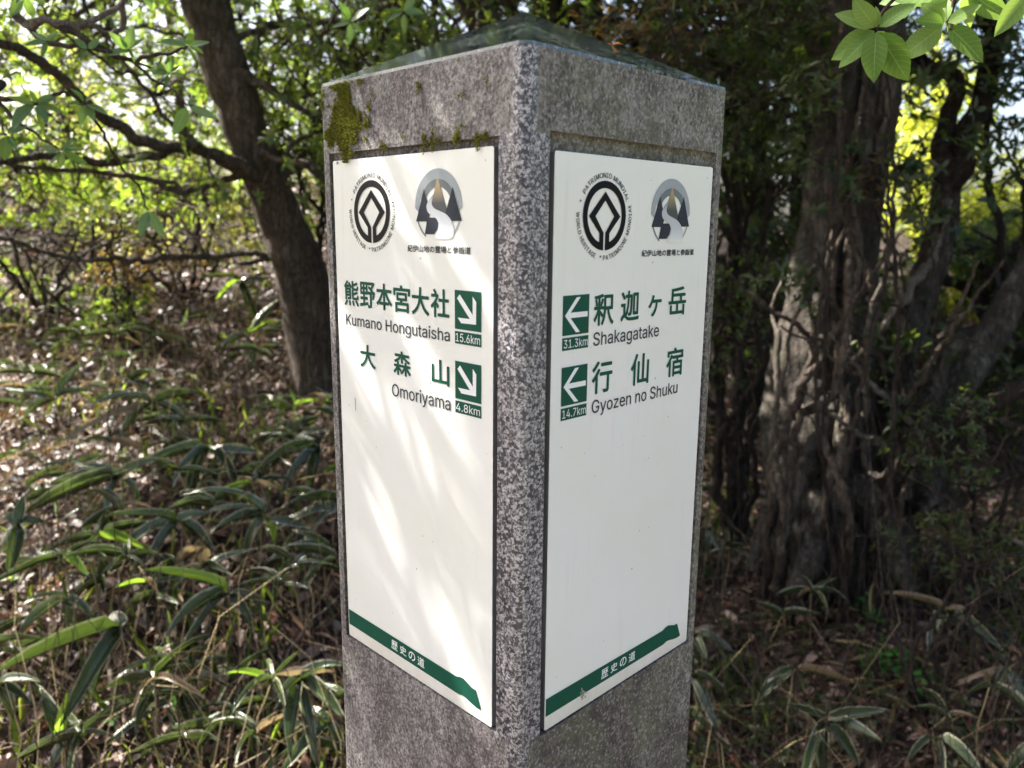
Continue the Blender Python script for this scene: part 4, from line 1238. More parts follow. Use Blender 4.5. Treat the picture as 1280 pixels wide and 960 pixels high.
# ------------------------------------------------------------------ the leaf roof: trees standing outside the picture
rng = np.random.default_rng(CSEED); random.seed(CSEED)
for (bx, by, cx, cy, cz, rad, n, mat, lab) in [
    (-3.9, -.2, -2.5, 1.6, 3.0, (1.5, 1.6, .6), 2800, 'leaf_mid', 'broad tree roofing the litter slope left of the picture'),
    (-3.9, 4.4, -3.2, 4.0, 4.6, (1.9, 1.6, .9), 1500, 'leaf_mid', 'tall tree over the crest, left of the picture'),
    (-2.2, -.9, -1.9, .1, 2.8, (1.2, 1.4, .7), 2400, 'leaf_mid', 'tree whose crown shades the lit plate, left of the camera'),
    (.9, 3.9, -.9, 3.2, 3.9, (1.8, 1.2, .7), 3200, 'leaf_dark', 'tall dark tree roofing the post from behind'),
    (2.4, 1.2, 1.2, 1.4, 3.5, (1.7, 1.7, .8), 3400, 'leaf_dark', 'dark tree roofing the ground right of the post'),
    (1.6, 6.2, -.5, 6.1, 4.3, (2.5, 1.3, .8), 3600, 'leaf_dark', 'tall dark tree added on the crest, crown above the picture, shading the right ground'),  # added out of view to keep sun off the ground at the right
    (.2, 5.0, .2, 4.6, 3.5, (1.7, .9, .75), 2600, 'leaf_dark', 'dark crown hanging just above the view over the post'),
    (3.4, 3.4, 2.4, 3.6, 4.2, (1.9, 1.8, .9), 3000, 'leaf_dark', 'dark tree roofing the old tree from the right'),
    (1.6, -2.4, .9, -2.1, 3.3, (1.6, 1.3, .8), 2000, 'leaf_dark', 'tree on the other side of the trail, behind the camera'),
    (-.2, -3.6, -.3, -3.9, 3.2, (1.6, 1.3, 1.0), 1500, 'leaf_mid', 'second tree on the other side of the trail'),
]:
    tree('canopy_tree', lab, (bx, by), 5, (cx, cy, cz), rad, n, mat, .075, .06 if 'roofing the litter' in lab else .10, None, 10, 'bark_grey', True, 6, LEAF_S, 2.0, -.35)

rng = np.random.default_rng(31); random.seed(31)
# ------------------------------------------------------------------ forest floor
def floor_points(n, near=1.2, farr=6.6, half=44, pw=1.0):
    th = rng.uniform(-R(half), R(half), n); d = near + (farr - near) * rng.uniform(0, 1, n) ** pw
    x = CAM.x + np.sin(th) * d; y = CAM.y + np.cos(th) * d
    ok = np.hypot(x, y - .17) > .19
    x, y = x[ok], y[ok]
    return np.stack([x, y, ground(x, y)], 1)


def floor_normal(P):
    e = .03
    gx = (ground(P[:, 0] + e, P[:, 1]) - ground(P[:, 0] - e, P[:, 1])) / (2 * e)
    gy = (ground(P[:, 0], P[:, 1] + e) - ground(P[:, 0], P[:, 1] - e)) / (2 * e)
    return nrm(np.stack([-gx, -gy, np.ones(len(P))], 1))


def litter(name, n, L, mat, tilt, label, tpl=LEAF_M, ratio=(.35, .6), lift=(.004, .03), **kw):
    P = floor_points(n, **kw)
    Nn = nrm(floor_normal(P) + rng.normal(0, tilt, P.shape))
    Dd = rng.normal(0, 1, P.shape); Dd = nrm(Dd - (Dd * Nn).sum(1, keepdims=True) * Nn)
    P = P + np.array([0, 0, 1]) * rng.uniform(*lift, (len(P), 1))
    Ls = rng.uniform(*L, len(P))
    V, T, U = leaf_arrays(P, Dd, Nn, Ls, Ls * rng.uniform(*ratio, len(P)), tpl)
    return tag(link(name, tri_mesh(name, V, T, M[mat], U)), label, 'ground cover', None, 'stuff')


litter('fallen_leaves', 34000, (.028, .065), 'litter', .42, 'brown and reddish fallen leaves covering the forest floor', pw=.85)
litter('leaf_crumbs', 34000, (.008, .022), 'litter', .6, 'small dry leaf crumbs between the fallen leaves', LEAF_S, near=1.2, farr=4.2)
litter('dead_bamboo_leaves', 1500, (.07, .16), 'straw', .35, 'straw-coloured dead bamboo leaves lying over the litter', LEAF_M, (.05, .12), (.01, .06))


def stalks(name, n, ln, r, mat, label, up=(.0, .5), left=.5, lift=.01):
    P = floor_points(n)
    P = P[rng.uniform(0, 1, len(P)) < np.where(P[:, 0] < 0, left, 1 - left) * 1.25]
    a = rng.uniform(0, 6.283, len(P)); u = rng.uniform(*up, len(P)) ** 1.5
    Dd = np.stack([np.cos(a), np.sin(a), u], 1); Dd = nrm(Dd)
    L_ = rng.uniform(*ln, (len(P), 1))
    S = P + np.array([0, 0, lift]); E = P + Dd * L_
    E[:, 2] = np.maximum(E[:, 2] + .0, ground(E[:, 0], E[:, 1]) + lift + u * L_[:, 0] * .8)
    V, T, U = twig_tubes(S, E, r, r * .5, 3, .12, .08)
    return tag(link(name, tri_mesh(name, V, T, M[mat])), label, 'ground cover', None, 'stuff')


stalks('dry_stalks', 7500, (.08, .34), .0011, 'straw', 'tangle of pale dry stalks and grass over the litter', (.0, 1.3), .75)
stalks('dark_twiglets', 5200, (.06, .3), .0016, 'twig', 'thin dark twigs strewn over the forest floor', (.0, .9), .3)
stalks('upright_stems', 3000, (.12, .42), .0013, 'twig', 'thin upright brown stems of the undergrowth', (.8, 2.6), .42)

# thin green grass, mostly on the left
P = floor_points(5200, near=1.3, farr=6.4)
P = P[np.array([noise.noise(Vector((x * 1.6, y * 1.6, 9))) for x, y, _ in P]) + (P[:, 0] < -.2) * .18 > .12]
A = nrm(rng.normal(0, .5, P.shape) + np.array([0, 0, 1.0]))
V, T, U = leaf_arrays(P, A, nrm(np.cross(A, rng.normal(0, 1, P.shape))), rng.uniform(.05, .16, len(P)), rng.uniform(.002, .005, len(P)), LEAF_M)
tag(link('grass', tri_mesh('grass', V, T, M['grass'], U)), 'sparse thin green grass blades among the litter', 'grass', None, 'stuff')

# small-leaved dark ground cover, thicker in the shade on the right
P = floor_points(11000, near=1.3, farr=6.0)
nz = np.array([noise.noise(Vector((x * 1.9, y * 1.9, 3))) for x, y, _ in P])
P = P[nz + np.where(P[:, 0] > .2, .18, -.28) > .02]
P[:, 2] += rng.uniform(.02, .10, len(P))
A = nrm(rng.normal(0, .35, P.shape) + np.array([0, 0, 1.0]))
tag(link('undergrowth', tri_mesh('undergrowth', *[w_ for w_ in (lambda r_: (r_[0], r_[1], M['leaf_dark'], r_[2]))(whorls(P, A, 5, .024, .45, LEAF_M, (-.2, .5)))])), 'low dark small-leaved undergrowth', 'undergrowth', None, 'stuff')

# fallen twigs one can pick out: (pixel path, radius)
TW = [([(168, 700), (178, 755), (186, 790)], .009, 'mossy grey stick leaning upright among the bamboo, low at the left'),
      ([(150, 795), (190, 835), (250, 880)], .0022, 'long thin straight pale twig crossing the litter below the bamboo'),
      ([(330, 860), (300, 880), (240, 960)], .003, 'thin pale twig slanting down to the bottom edge, left of the post'),
      ([(430, 740), (380, 790), (340, 850)], .003, 'pale twig leaning towards the left side of the post'),
      ([(125, 770), (140, 860), (155, 920)], .006, 'short knotty grey stick standing in the litter at the lower left'),
      ([(975, 700), (1010, 770), (1045, 830)], .004, 'long thin brown stick lying below the old tree, right of the post'),
      ([(880, 790), (930, 850), (960, 880)], .003, 'thin brown twig in the shade beside the right edge of the post'),
      ([(1080, 640), (1110, 690), (1125, 730)], .004, 'short bent twig below the old tree\'s right root'),
      ([(1125, 620), (1180, 700), (1205, 760)], .003, 'thin straight twig lying in the shade at the right'),
      ([(1230, 800), (1260, 850), (1290, 890)], .003, 'thin twig in the lower right corner'),
      ([(300, 430), (340, 455), (420, 500)], .010, 'fallen grey branch on the slope, ending behind the left edge of the post'),
      ([(140, 300), (128, 360), (105, 430)], .004, 'upright pale stem on the sunlit slope left of the leaning tree'),
      ([(0, 695), (60, 700), (130, 705)], .0035, 'straw-pale stalk lying level at the left edge'),
      ([(60, 940), (30, 935), (0, 930)], .003, 'pale stalk at the bottom left corner')]
for p, r, lab in TW:
    w = []
    for k, (x, y) in enumerate(p):
        g_ = on_ground(x, y, .05 + .05 * (k == 1)); w.append(g_ + Vector((0, 0, .05 + .05 * (k == 1))))
    V, T, U = limb(w, [r, r * .85, r * .5], 7, 14, .12, 0, random.random() * 50)
    o = tag(link('fallen_twig', tri_mesh('fallen_twig', V - np.array(w[0]), T, M['twig_pale' if r < .005 else 'bark_pale'], U, smooth=True)), lab, 'twig', 'fallen twigs on the forest floor')
    o.location = w[0]

# ------------------------------------------------------------------ dwarf bamboo
def blade_mesh(droop, fold, wave, rows=7, ratio=1.0):
    """Unit bamboo leaf: y 0..1, half width 1 at its widest, hanging by droop."""
    V, T, U = [], [], []
    ang = 0; y = z = 0
    for k in range(rows + 1):
        t = k / rows
        w = min(1, (t / .16) ** .6) * (1 - max(0, (t - .35) / .65) ** 2.1) if 0 < t < 1 else 0.0
        for j, u in enumerate((-1, -.5, 0, .5, 1)):
            V.append((u * w, y, z + abs(u) * fold * w * .12 + wave * math.sin(t * 7 + u) * .02)); U.append((u, t))
        ang -= droop / rows; y += math.cos(ang) / rows; z += math.sin(ang) / rows
    for k in range(rows):
        for j in range(4):
            a = k * 5 + j; T += [(a, a + 1, a + 6), (a, a + 6, a + 5)]
    return np.array(V), np.array(T), np.array(U)


def bamboo_mat(name, cols, margin, trans, tf=.3, edge=.80):
    m = NT(name)
    rnd = m.n.new('ShaderNodeObjectInfo').outputs['Random']
    col = m.ramp(rnd, [(i / (len(cols) - 1), c) for i, c in enumerate(cols)])
    uv = m.n.new('ShaderNodeTexCoord').outputs['UV']
    sp = m.n.new('ShaderNodeSeparateXYZ'); m.l(uv, sp.inputs[0])
    ax = m.math('ABSOLUTE', sp.outputs[0])
    mp = m.n.new('ShaderNodeMapping'); mp.inputs['Scale'].default_value = (14, .8, 1); m.l(uv, mp.inputs[0])
    st = m.noise(mp.outputs[0], 1.0, 3)
    col = m.mix(m.ramp(st, [(.35, (0, 0, 0)), (.7, (.45, .45, .45))]), col, tuple(min(1, c * 1.7) for c in cols[-1]))
    rib = m.math('LESS_THAN', ax, .06)
    col = m.mix(m.math('MULTIPLY', rib, .7), col, (.16, .2, .08))
    mpn = m.n.new('ShaderNodeMapping'); mpn.inputs['Scale'].default_value = (1, 3, 1); m.l(uv, mpn.inputs[0])
    e = m.math('ADD', ax, m.math('MULTIPLY', m.math('SUBTRACT', m.noise(mpn.outputs[0], 2.2, 4), .5), .45))
    e = m.math('ADD', e, m.math('MULTIPLY', m.math('POWER', sp.outputs[1], 6.0), .35))
    col = m.mix(m.ramp(e, [(edge, (0, 0, 0)), (edge + .06, (1, 1, 1))]), col, margin)
    m.l(col, m.b.inputs['Base Color'])
    m.b.inputs['Roughness'].default_value = .24; m.b.inputs['Specular IOR Level'].default_value = .7
    mp2 = m.n.new('ShaderNodeMapping'); mp2.inputs['Scale'].default_value = (40, .5, 1); m.l(uv, mp2.inputs[0])
    m.l(m.bump(m.noise(mp2.outputs[0], 1.0, 2), .35, .0015), m.b.inputs['Normal'])
    tr = m.n.new('ShaderNodeBsdfTranslucent'); tr.inputs[0].default_value = trans + (1,)
    mx = m.n.new('ShaderNodeMixShader'); mx.inputs[0].default_value = tf
    m.l(m.b.outputs[0], mx.inputs[1]); m.l(tr.outputs[0], mx.inputs[2]); m.l(mx.outputs[0], m.out.inputs[0])
    return m.m


M['bamboo'] = bamboo_mat('bamboo', [(.018, .028, .012), (.028, .042, .016), (.044, .060, .022)], (.36, .34, .24), (.14, .22, .03), .10, .86)
M['bamboo_lime'] = bamboo_mat('bamboo_lime', [(.06, .13, .02), (.08, .17, .03)], (.35, .33, .15), (.32, .50, .04), .4, .9)
M['bamboo_dry'] = bamboo_mat('bamboo_dry', [(.15, .10, .055), (.22, .16, .09), (.12, .07, .04)], (.26, .2, .13), (.4, .3, .14), .25, .7)
BL = {}
for mk in ('bamboo', 'bamboo_lime', 'bamboo_dry'):
    BL[mk] = []
    for dr, fo, wa in ((.5, 1, 1), (.9, 1.4, -1), (1.4, .8, 1), (.25, 1.6, .5), (1.1, -.6, 1.4)):
        v, t_, u = blade_mesh(dr, fo, wa)
        BL[mk].append((dr, tri_mesh('leaf', v, t_, M[mk], u, smooth=True)))


def blade(parent, P, D, Nn, L, W, mk='bamboo', which=None):
    """One leaf object from P, running out along D with its face towards Nn."""
    dr, me = BL[mk][random.randrange(5) if which is None else which]
    D = D.normalized(); X = D.cross(Nn).normalized(); Z = X.cross(D).normalized()
    o = link('leaf', me, parent)
    mtx = Matrix((X, D, Z)).transposed().to_4x4() @ Matrix.Rotation(dr * .42, 4, 'X')
    mtx.translation = P - parent.location
    o.matrix_local = mtx @ Matrix.Diagonal((W / 2, L, max(L, .02), 1))
    return o


def bamboo(foot, hub, leaves, label, group='dwarf bamboo plants'):
    o = empty('dwarf_bamboo', foot)
    tag(o, label, 'bamboo plant', group)
    mid = foot.lerp(hub, .5) + Vector((random.uniform(-.03, .03), random.uniform(-.03, .03), 0))
    V, T, U = limb([foot - Vector((0, 0, .03)), mid, hub], [.0026, .0022, .0014], 6, 8, .05)
    link('stem', tri_mesh('stem', V - np.array(foot), T, M['straw'], U, smooth=True), o)
    for lf in leaves: blade(o, *lf)
    return o


def hero(hx, hy, h, tips, label):
    """A plant placed by its foot on the ground and its leaf tips."""
    g_ = on_ground(hx, hy, h); hub = g_ + Vector((0, 0, h)); dist = (hub - CAM).length
    lv = []
    for tp in tips:
        tx, ty, wpx = tp[:3]; mk = tp[3] if len(tp) > 3 else 'bamboo'; dz = tp[4] if len(tp) > 4 else random.uniform(-.06, .03)
        e = at(tx, ty, dist + dz)
        L = (e - hub).length * 1.06; Dv = e - hub
        view = (CAM - hub).normalized()
        Nn = (Vector((0, 0, 1)) * .9 + view * .5 + Vector((random.uniform(-.3, .3), random.uniform(-.3, .3), 0)))
        lv.append((hub, Dv, Nn, L, wpx / F_PX * dist * .82, mk))
    g2 = g_ + Vector((random.uniform(-.04, .04), random.uniform(-.04, .04), 0)); g2.z = gz(g2.x, g2.y)
    return bamboo(g2, hub, lv, label)


HERO = [
    (152, 788, .24, [(0, 836, 20), (78, 900, 22), (112, 872, 15), (140, 762, 22), (100, 800, 12)], 'bamboo plant with one long grey-green leaf reaching to the left edge'),
    (286, 742, .20, [(188, 708, 16, 'bamboo_lime'), (318, 788, 14), (196, 800, 18), (228, 806, 13), (236, 742, 14), (345, 760, 11)], 'bamboo plant with a lime-green sunlit leaf, in the middle of the left slope'),
    (82, 752, .22, [(12, 806, 14), (83, 796, 13), (25, 748, 10), (118, 770, 14)], 'bamboo plant with narrow arching leaves above the mossy stick'),
    (222, 655, .18, [(124, 700, 18), (262, 640, 16), (184, 700, 15), (140, 640, 14), (268, 690, 15)], 'bamboo plant with a pale shining hanging leaf, upper middle of the slope'),
    (330, 648, .18, [(230, 600, 18), (262, 660, 13), (300, 700, 15), (345, 682, 14, 'bamboo_lime'), (390, 655, 15), (250, 632, 12)], 'bamboo plant with broad dark leaves, left of the post at mid height'),
    (428, 628, .16, [(330, 655, 18), (368, 676, 14), (352, 628, 12)], 'bamboo leaves pointing away from the left edge of the post'),
    (412, 690, .16, [(322, 694, 14), (350, 712, 13), (380, 735, 15), (365, 660, 11)], 'small bamboo plant with dark leaves right beside the post'),
    (376, 852, .22, [(430, 898, 20), (432, 826, 18), (360, 950, 20), (398, 965, 15), (344, 880, 12)], 'bamboo plant with wide overlapping leaves at the lower left corner of the post'),
    (78, 928, .14, [(46, 852, 17), (86, 862, 13, 'bamboo_lime'), (100, 900, 12), (60, 960, 12)], 'bamboo plant with two upright blades near the bottom left corner'),
    (410, 905, .14, [(350, 965, 18), (430, 938, 14), (380, 880, 13)], 'low bamboo leaves touching the foot of the post at the bottom edge'),
    (24, 655, .24, [(0, 690, 16), (30, 620, 14), (60, 650, 14), (6, 640, 15), (10, 720, 18)], 'dark bamboo plant at the left edge, half in sun'),
    (150, 600, .22, [(30, 640, 16), (60, 605, 14), (200, 570, 16), (180, 640, 14), (95, 575, 12), (128, 650, 12)], 'bamboo plant with white-shining leaves at the left, above the pale hanging one'),
    (262, 560, .20, [(160, 585, 16), (205, 610, 14), (330, 560, 15), (300, 610, 14), (235, 640, 13)], 'bamboo plant with a fan of dark leaves in the upper left slope'),
    (400, 560, .20, [(310, 590, 16), (340, 625, 14), (385, 628, 16), (355, 560, 13)], 'bamboo plant with hanging leaves left of the post, level with the plate\'s middle'),
    (190, 505, .22, [(60, 545, 10, 'bamboo_dry'), (100, 500, 12), (250, 490, 12), (150, 545, 12), (240, 530, 12)], 'bamboo plant with a curled dry tan leaf on the sunlit slope'),
    (70, 500, .2, [(0, 480, 10), (130, 485, 11), (20, 530, 10), (105, 450, 12)], 'bamboo plant with silvery sunlit leaves near the left edge'),
    (300, 350, .25, [(250, 345, 6), (345, 345, 8), (330, 430, 12), (270, 375, 7, 'bamboo_lime')], 'far bamboo plant near the foot of the leaning tree'),
    (310, 420, .22, [(345, 370, 12), (350, 400, 9, 'bamboo_lime'), (270, 440, 10), (320, 460, 11)], 'far bamboo plant leaning towards the trunk of the leaning tree'),
    (0, 860, .2, [(50, 845, 12), (20, 900, 14), (40, 880, 10)], 'bamboo leaves entering at the left edge below the long leaf'),
    (220, 870, .10, [(130, 925, 12), (262, 905, 14), (238, 912, 10)], 'low bamboo plant in the litter near the bottom edge'),
    # right, in shade
    (1032, 905, .22, [(1113, 886, 15), (1104, 925, 18), (1030, 975, 17), (985, 880, 11), (1000, 985, 14), (1075, 960, 15)], 'star-shaped bamboo plant with cream-edged leaves, bottom right of the post'),
    (992, 838, .20, [(942, 880, 17), (1070, 852, 8, 'bamboo_dry'), (960, 850, 9)], 'bamboo plant with one dark rounded leaf and a dry pale one, right of the post'),
    (1182, 764, .20, [(1160, 812, 18), (1258, 816, 14), (1108, 738, 9, 'bamboo_dry'), (1212, 760, 8, 'bamboo_dry')], 'bamboo plant with pale dry leaf arching left, lower right'),
    (1168, 922, .18, [(1232, 975, 18), (1180, 975, 10), (1135, 950, 10)], 'bamboo leaf with white margin at the bottom edge, lower right'),
    (1290, 930, .18, [(1255, 965, 14), (1300, 980, 12)], 'bamboo leaf in the bottom right corner'),
    (866, 842, .16, [(898, 912, 14), (878, 880, 10), (905, 860, 9)], 'bamboo leaves hanging beside the lower right edge of the post'),
    (868, 794, .16, [(922, 812, 12), (884, 826, 12), (900, 780, 8, 'bamboo_dry')], 'bamboo leaf pointing right from behind the post, level with the ribbon'),
    (880, 660, .2, [(886, 700, 10), (892, 640, 9, 'bamboo_dry'), (905, 690, 10)], 'small bamboo plant in the shade just right of the post'),
    (1260, 835, .16, [(1190, 850, 10, 'bamboo_dry'), (1285, 880, 12), (1240, 870, 10)], 'bamboo plant with a tan leaf near the right edge'),
    (1290, 690, .2, [(1225, 700, 10), (1260, 735, 12), (1240, 670, 8, 'bamboo_dry')], 'bamboo plant at the right edge below the red root'),
]
for hx, hy, h, tips, lab in HERO: hero(hx, hy, h, tips, lab)


MARKS = [(30, 600, 'at the left edge'), (190, 640, 'beside the pale hanging leaf'), (190, 770, 'next to the mossy stick'), (320, 760, 'near the lime-green leaf'), (390, 800, 'beside the lower post'),
         (300, 900, 'at the bottom edge left of the post'), (110, 930, 'near the bottom left corner'), (380, 600, 'left of the plate\'s middle'), (60, 480, 'on the sunlit slope at the left edge'),
         (180, 450, 'on the slope below the low limb'), (290, 470, 'in the litter before the leaning tree'), (380, 500, 'by the fallen branch'), (930, 640, 'by the old tree\'s left root'),
         (1030, 800, 'below the old tree\'s foot'), (1180, 680, 'right of the old tree\'s foot'), (1240, 800, 'near the lower right edge'), (940, 900, 'beside the lower right of the post')]


RB = []


def random_bamboo(n, region, lush=1.0, lmax=.19):
    k = 0
    while k < n:
        px, py = random.uniform(region[0], region[2]), random.uniform(region[1], region[3])
        g_ = on_ground(px, py, .12)
        if math.hypot(g_.x, g_.y - .17) < .26: continue
        h = random.uniform(.06, .22); hub = g_ + Vector((random.uniform(-.05, .05), random.uniform(-.05, .05), h))
        lv = []
        m = random.randint(3, 6); a0 = random.uniform(0, 6.28); mks = []
        for j in range(m):
            a = a0 + j * 6.28 / m + random.uniform(-.4, .4)
            D = Vector((math.cos(a), math.sin(a), random.uniform(-.25, .45)))
            L = random.uniform(.08, lmax) * lush
            mk = random.choices(['bamboo', 'bamboo_lime', 'bamboo_dry'], [.83, .06, .11])[0]; mks.append(mk)
            lv.append((hub, D, Vector((random.uniform(-.4, .4), random.uniform(-.4, .4), 1)), L, L * random.uniform(.07, .115), mk))
        mark = min(MARKS, key=lambda q_: (q_[0] - px) ** 2 + (q_[1] - py) ** 2)[2]
        what = 'one lime,' if 'bamboo_lime' in mks else 'one tan,' if 'bamboo_dry' in mks else 'all dark,'
        RB.append(bamboo(g_, hub, lv, '%s bamboo, %s leaves, %s %s' % ('tall' if h > .15 else 'low', {3: 'three', 4: 'four', 5: 'five', 6: 'six'}[m], what, mark)))
        k += 1


random_bamboo(38, (0, 580, 420, 950), 1.0, .17)
random_bamboo(62, (0, 390, 420, 600), 1.0, .15)
random_bamboo(9, (890, 600, 1280, 940), .75)

for lab in {o['label'] for o in RB}:
    same = sorted((o for o in RB if o['label'] == lab), key=lambda o: o.location.y)
    if len(same) > 1:
        same[0]['label'] = lab + ', downslope'; same[-1]['label'] = lab + ', upslope'
        if len(same) > 2: same[1]['label'] = lab + ', halfway'

# ------------------------------------------------------------------ seedlings and herbs
def seedling(px, py, h, L, n, mat, label, cat='seedling', group='green seedlings in the litter', whorl=1):
    g_ = on_ground(px, py, h)
    o = add_plant('seedling', label, cat, group, g_)
    part('stem', limb([g_ - Vector((0, 0, .02)), g_ + Vector((.005, 0, h * .5)), g_ + Vector((0, .004, h))], [.0014, .0012, .0008], 5, 6, .02), M['grass'], o)
    C = np.array([[g_.x, g_.y, g_.z + h * (1 - .3 * k)] for k in range(whorl)])
    V, T, U = whorls(C, np.tile([[0, 0, 1.]], (whorl, 1)), n, L, .55, LEAF_M, (0, .5))
    part('leaves', (V, T, U), M[mat], o)
    return o


for px, py, h, L, n, mat, lab in [
    (205, 815, .10, .030, 4, 'grass', 'bright pale green seedling with a few round leaves, low on the left slope'),
    (285, 835, .12, .034, 4, 'grass', 'pale green seedling in a sun fleck, left of the low bamboo by the post'),
    (275, 800, .10, .04, 3, 'grass', 'grassy yellow-green seedling in the middle of the slope'),
    (222, 880, .08, .032, 5, 'herb', 'small green seedling near the bottom edge, left'),
    (140, 900, .08, .026, 4, 'herb', 'tiny green seedling beside the knotty stick'),
    (240, 470, .16, .030, 6, 'leaf_yellow', 'sunlit yellow-green sapling on the upper slope'),
    (245, 530, .10, .026, 5, 'leaf_yellow', 'little yellow-green seedling right of the dry curled leaf'),
    (15, 720, .12, .03, 6, 'grass', 'bright green leafy seedling at the left edge'),
    (100, 360, .2, .04, 6, 'leaf_yellow', 'sunlit sapling with yellow-green leaves on the crest at the left'),
    (385, 660, .08, .024, 4, 'grass', 'little bright green seedling close to the post\'s left edge'),
    (1240, 415, .2, .030, 5, 'herb', 'bright green seedling in front of the dark shrub at the right edge'),
    (1255, 440, .14, .026, 5, 'herb', 'second small green seedling at the right edge, lower down'),
    (1180, 460, .1, .02, 4, 'herb', 'small green sprout on the old tree\'s right root'),
    (1045, 425, .5, .022, 5, 'herb', 'green sprout against the old tree\'s sunlit foot'),
    (1145, 565, .14, .026, 5, 'herb', 'green sprout in the dark hollow right of the old tree'),
    (1190, 610, .1, .022, 4, 'herb', 'tiny sprout right of the dark hollow'),
]:
    seedling(px, py, h, L, n, mat, lab)
for px, py, r, n, lab in [(1110, 830, .085, 34, 'clump of clover-like bright green leaves in the shade below the old tree'),
                          (1085, 762, .06, 22, 'smaller clover-like clump just above the larger one'),
                          (1150, 860, .04, 10, 'few clover-like leaves right of the larger clump')]:
    g_ = on_ground(px, py, .05)
    o = add_plant('herb_clump', lab, 'herb', 'clover-like herbs', g_)
    C = np.array([[g_.x + r * math.cos(a) * q_, g_.y + r * math.sin(a) * q_, 0] for a, q_ in zip(rng.uniform(0, 6.28, n), rng.uniform(0, 1, n) ** .6)])
    C[:, 2] = ground(C[:, 0], C[:, 1]) + rng.uniform(.03, .09, n)
    A = np.tile([[0, -.3, 1.]], (n, 1)) + rng.normal(0, .25, (n, 3))
    part('leaves', whorls(C, A, 3, .019, .95, LEAF_M, (-.05, .15)), M['herb'], o)
    S = C.copy(); S[:, 2] = ground(C[:, 0], C[:, 1]); S[:, :2] = S[:, :2] * .7 + np.array([g_.x, g_.y]) * .3
    part('stems', twig_tubes(S, C, .0007, .0005, 3, .02, .05), M['herb'], o, 'stuff')

# ------------------------------------------------------------------ leafy twigs close to the camera
def oval_mesh(mat, fold, droop, pointy=1.0):
    V, T, U = [], [], []
    rows = 7; ang = .12; y = z = 0
    for k in range(rows + 1):
        t = k / rows
        w = (math.sin(math.pi * t ** (.85)) ** .8) * (1 - .25 * pointy * t) if 0 < t < 1 else 0
        for u in (-1, -.5, 0, .5, 1):
            V.append((u * w, y, z + abs(u) * w * fold)); U.append((u, t))
        ang -= droop / rows; y += math.cos(ang) / rows; z += math.sin(ang) / rows
    for k in range(rows):
        for j in range(4):
            a = k * 5 + j; T += [(a, a + 1, a + 6), (a, a + 6, a + 5)]
    return tri_mesh('leaf', V, T, mat, U, smooth=True)


OV = {mk: [oval_mesh(M[mk], f, d) for f, d in ((.10, .3), (.16, .6), (.05, .15), (.2, .9))] for mk in ('leaf_spray', 'leaf_bright')}


def oval(parent, P, E, face, ratio, mk):
    D = (E - P); L = D.length * 1.04; D.normalize()
    X = D.cross(face).normalized(); Z = X.cross(D)
    o = link('leaf', random.choice(OV[mk]), parent)
    mtx = Matrix((X, D, Z)).transposed().to_4x4(); mtx.translation = P - parent.location
    o.matrix_local = mtx @ Matrix.Diagonal((L * ratio / 2, L, L * .5, 1))


def spray(parent, hx, hy, d, tips, mk, ratio=.46, upw=.8):
    hub = at(hx, hy, d)
    for tx, ty in tips:
        E = at(tx, ty, d + random.uniform(-.02, .02))
        view = (CAM - hub).normalized()
        face = Vector((random.uniform(-.4, .4), random.uniform(-.3, .3), upw)) + view * random.uniform(.5, 1.1)
        oval(parent, hub + (E - hub) * .06, E, face, ratio * random.uniform(.85, 1.15), mk)
    return hub


b = Vector((-1.75, .75, gz(-1.75, .75) - .05))
nl = add_plant('young_tree', 'young tree whose thin twigs with fresh green leaves reach in at the upper left', 'tree', None, b)
tt = [b, b + Vector((.05, 0, .8)), b + Vector((.12, -.05, 1.5)), b + Vector((.1, 0, 2.4))]
part('trunk', limb(tt, [.035, .03, .025, .015], 10, 30, .06), M['bark_grey'], nl)
NB = [([tt[2], at(-60, -60, 1.5), at(20, 20, 1.35), at(60, 25, 1.3), at(110, 30, 1.28), at(140, 12, 1.3), at(175, -25, 1.3)], [.012, .008, .006, .005, .0045, .004, .003]),
      ([at(20, 20, 1.35), at(60, 52, 1.3), at(110, 62, 1.26), at(160, 64, 1.25)], [.005, .0035, .003, .002]),
      ([at(60, 25, 1.3), at(115, 55, 1.27), at(165, 76, 1.26), at(205, 70, 1.25), at(235, 58, 1.24)], [.005, .004, .003, .0025, .0015]),
      ([at(165, 76, 1.26), at(195, 98, 1.25), at(218, 112, 1.24), at(234, 132, 1.23)], [.0025, .002, .0015, .001]),
      ([at(165, 76, 1.26), at(190, 86, 1.25), at(212, 92, 1.25)], [.002, .0015, .001]),
      ([tt[2], at(-70, 100, 1.4), at(-10, 118, 1.3), at(45, 128, 1.25), at(80, 118, 1.24), at(106, 128, 1.24)], [.009, .006, .004, .003, .002, .0012]),
      ([at(-10, 118, 1.3), at(20, 150, 1.26), at(50, 175, 1.25), at(78, 188, 1.25)], [.003, .0022, .0016, .001]),
      ([tt[2], at(-90, 180, 1.4), at(-30, 175, 1.3), at(8, 168, 1.25)], [.006, .004, .003, .0015]),
      ([at(175, -25, 1.3), at(260, -60, 1.4), at(380, -30, 1.5), at(438, 26, 1.5)], [.004, .004, .003, .0012]),
      ([at(380, -30, 1.5), at(460, -20, 1.5), at(505, 16, 1.5)], [.003, .0022, .0012]),
      ([at(110, 30, 1.28), at(150, 40, 1.3), at(158, 0, 1.3), at(150, -60, 1.35)], [.003, .0035, .0045, .005])]
for k, (p, r) in enumerate(NB):
    part('branch', limb(p, r, 6, None, .08, 0, k * 3.3), M['twig_pale' if k in (0, 10) else 'twig'], nl)
rng = np.random.default_rng(41); random.seed(41)
SH = [tt[3], Vector((-1.35, .62, 2.25)), Vector((-.95, .5, 2.2)), Vector((-.62, .36, 2.05))]  # unseen shoots and crown added across the sun's path to streak the left plate
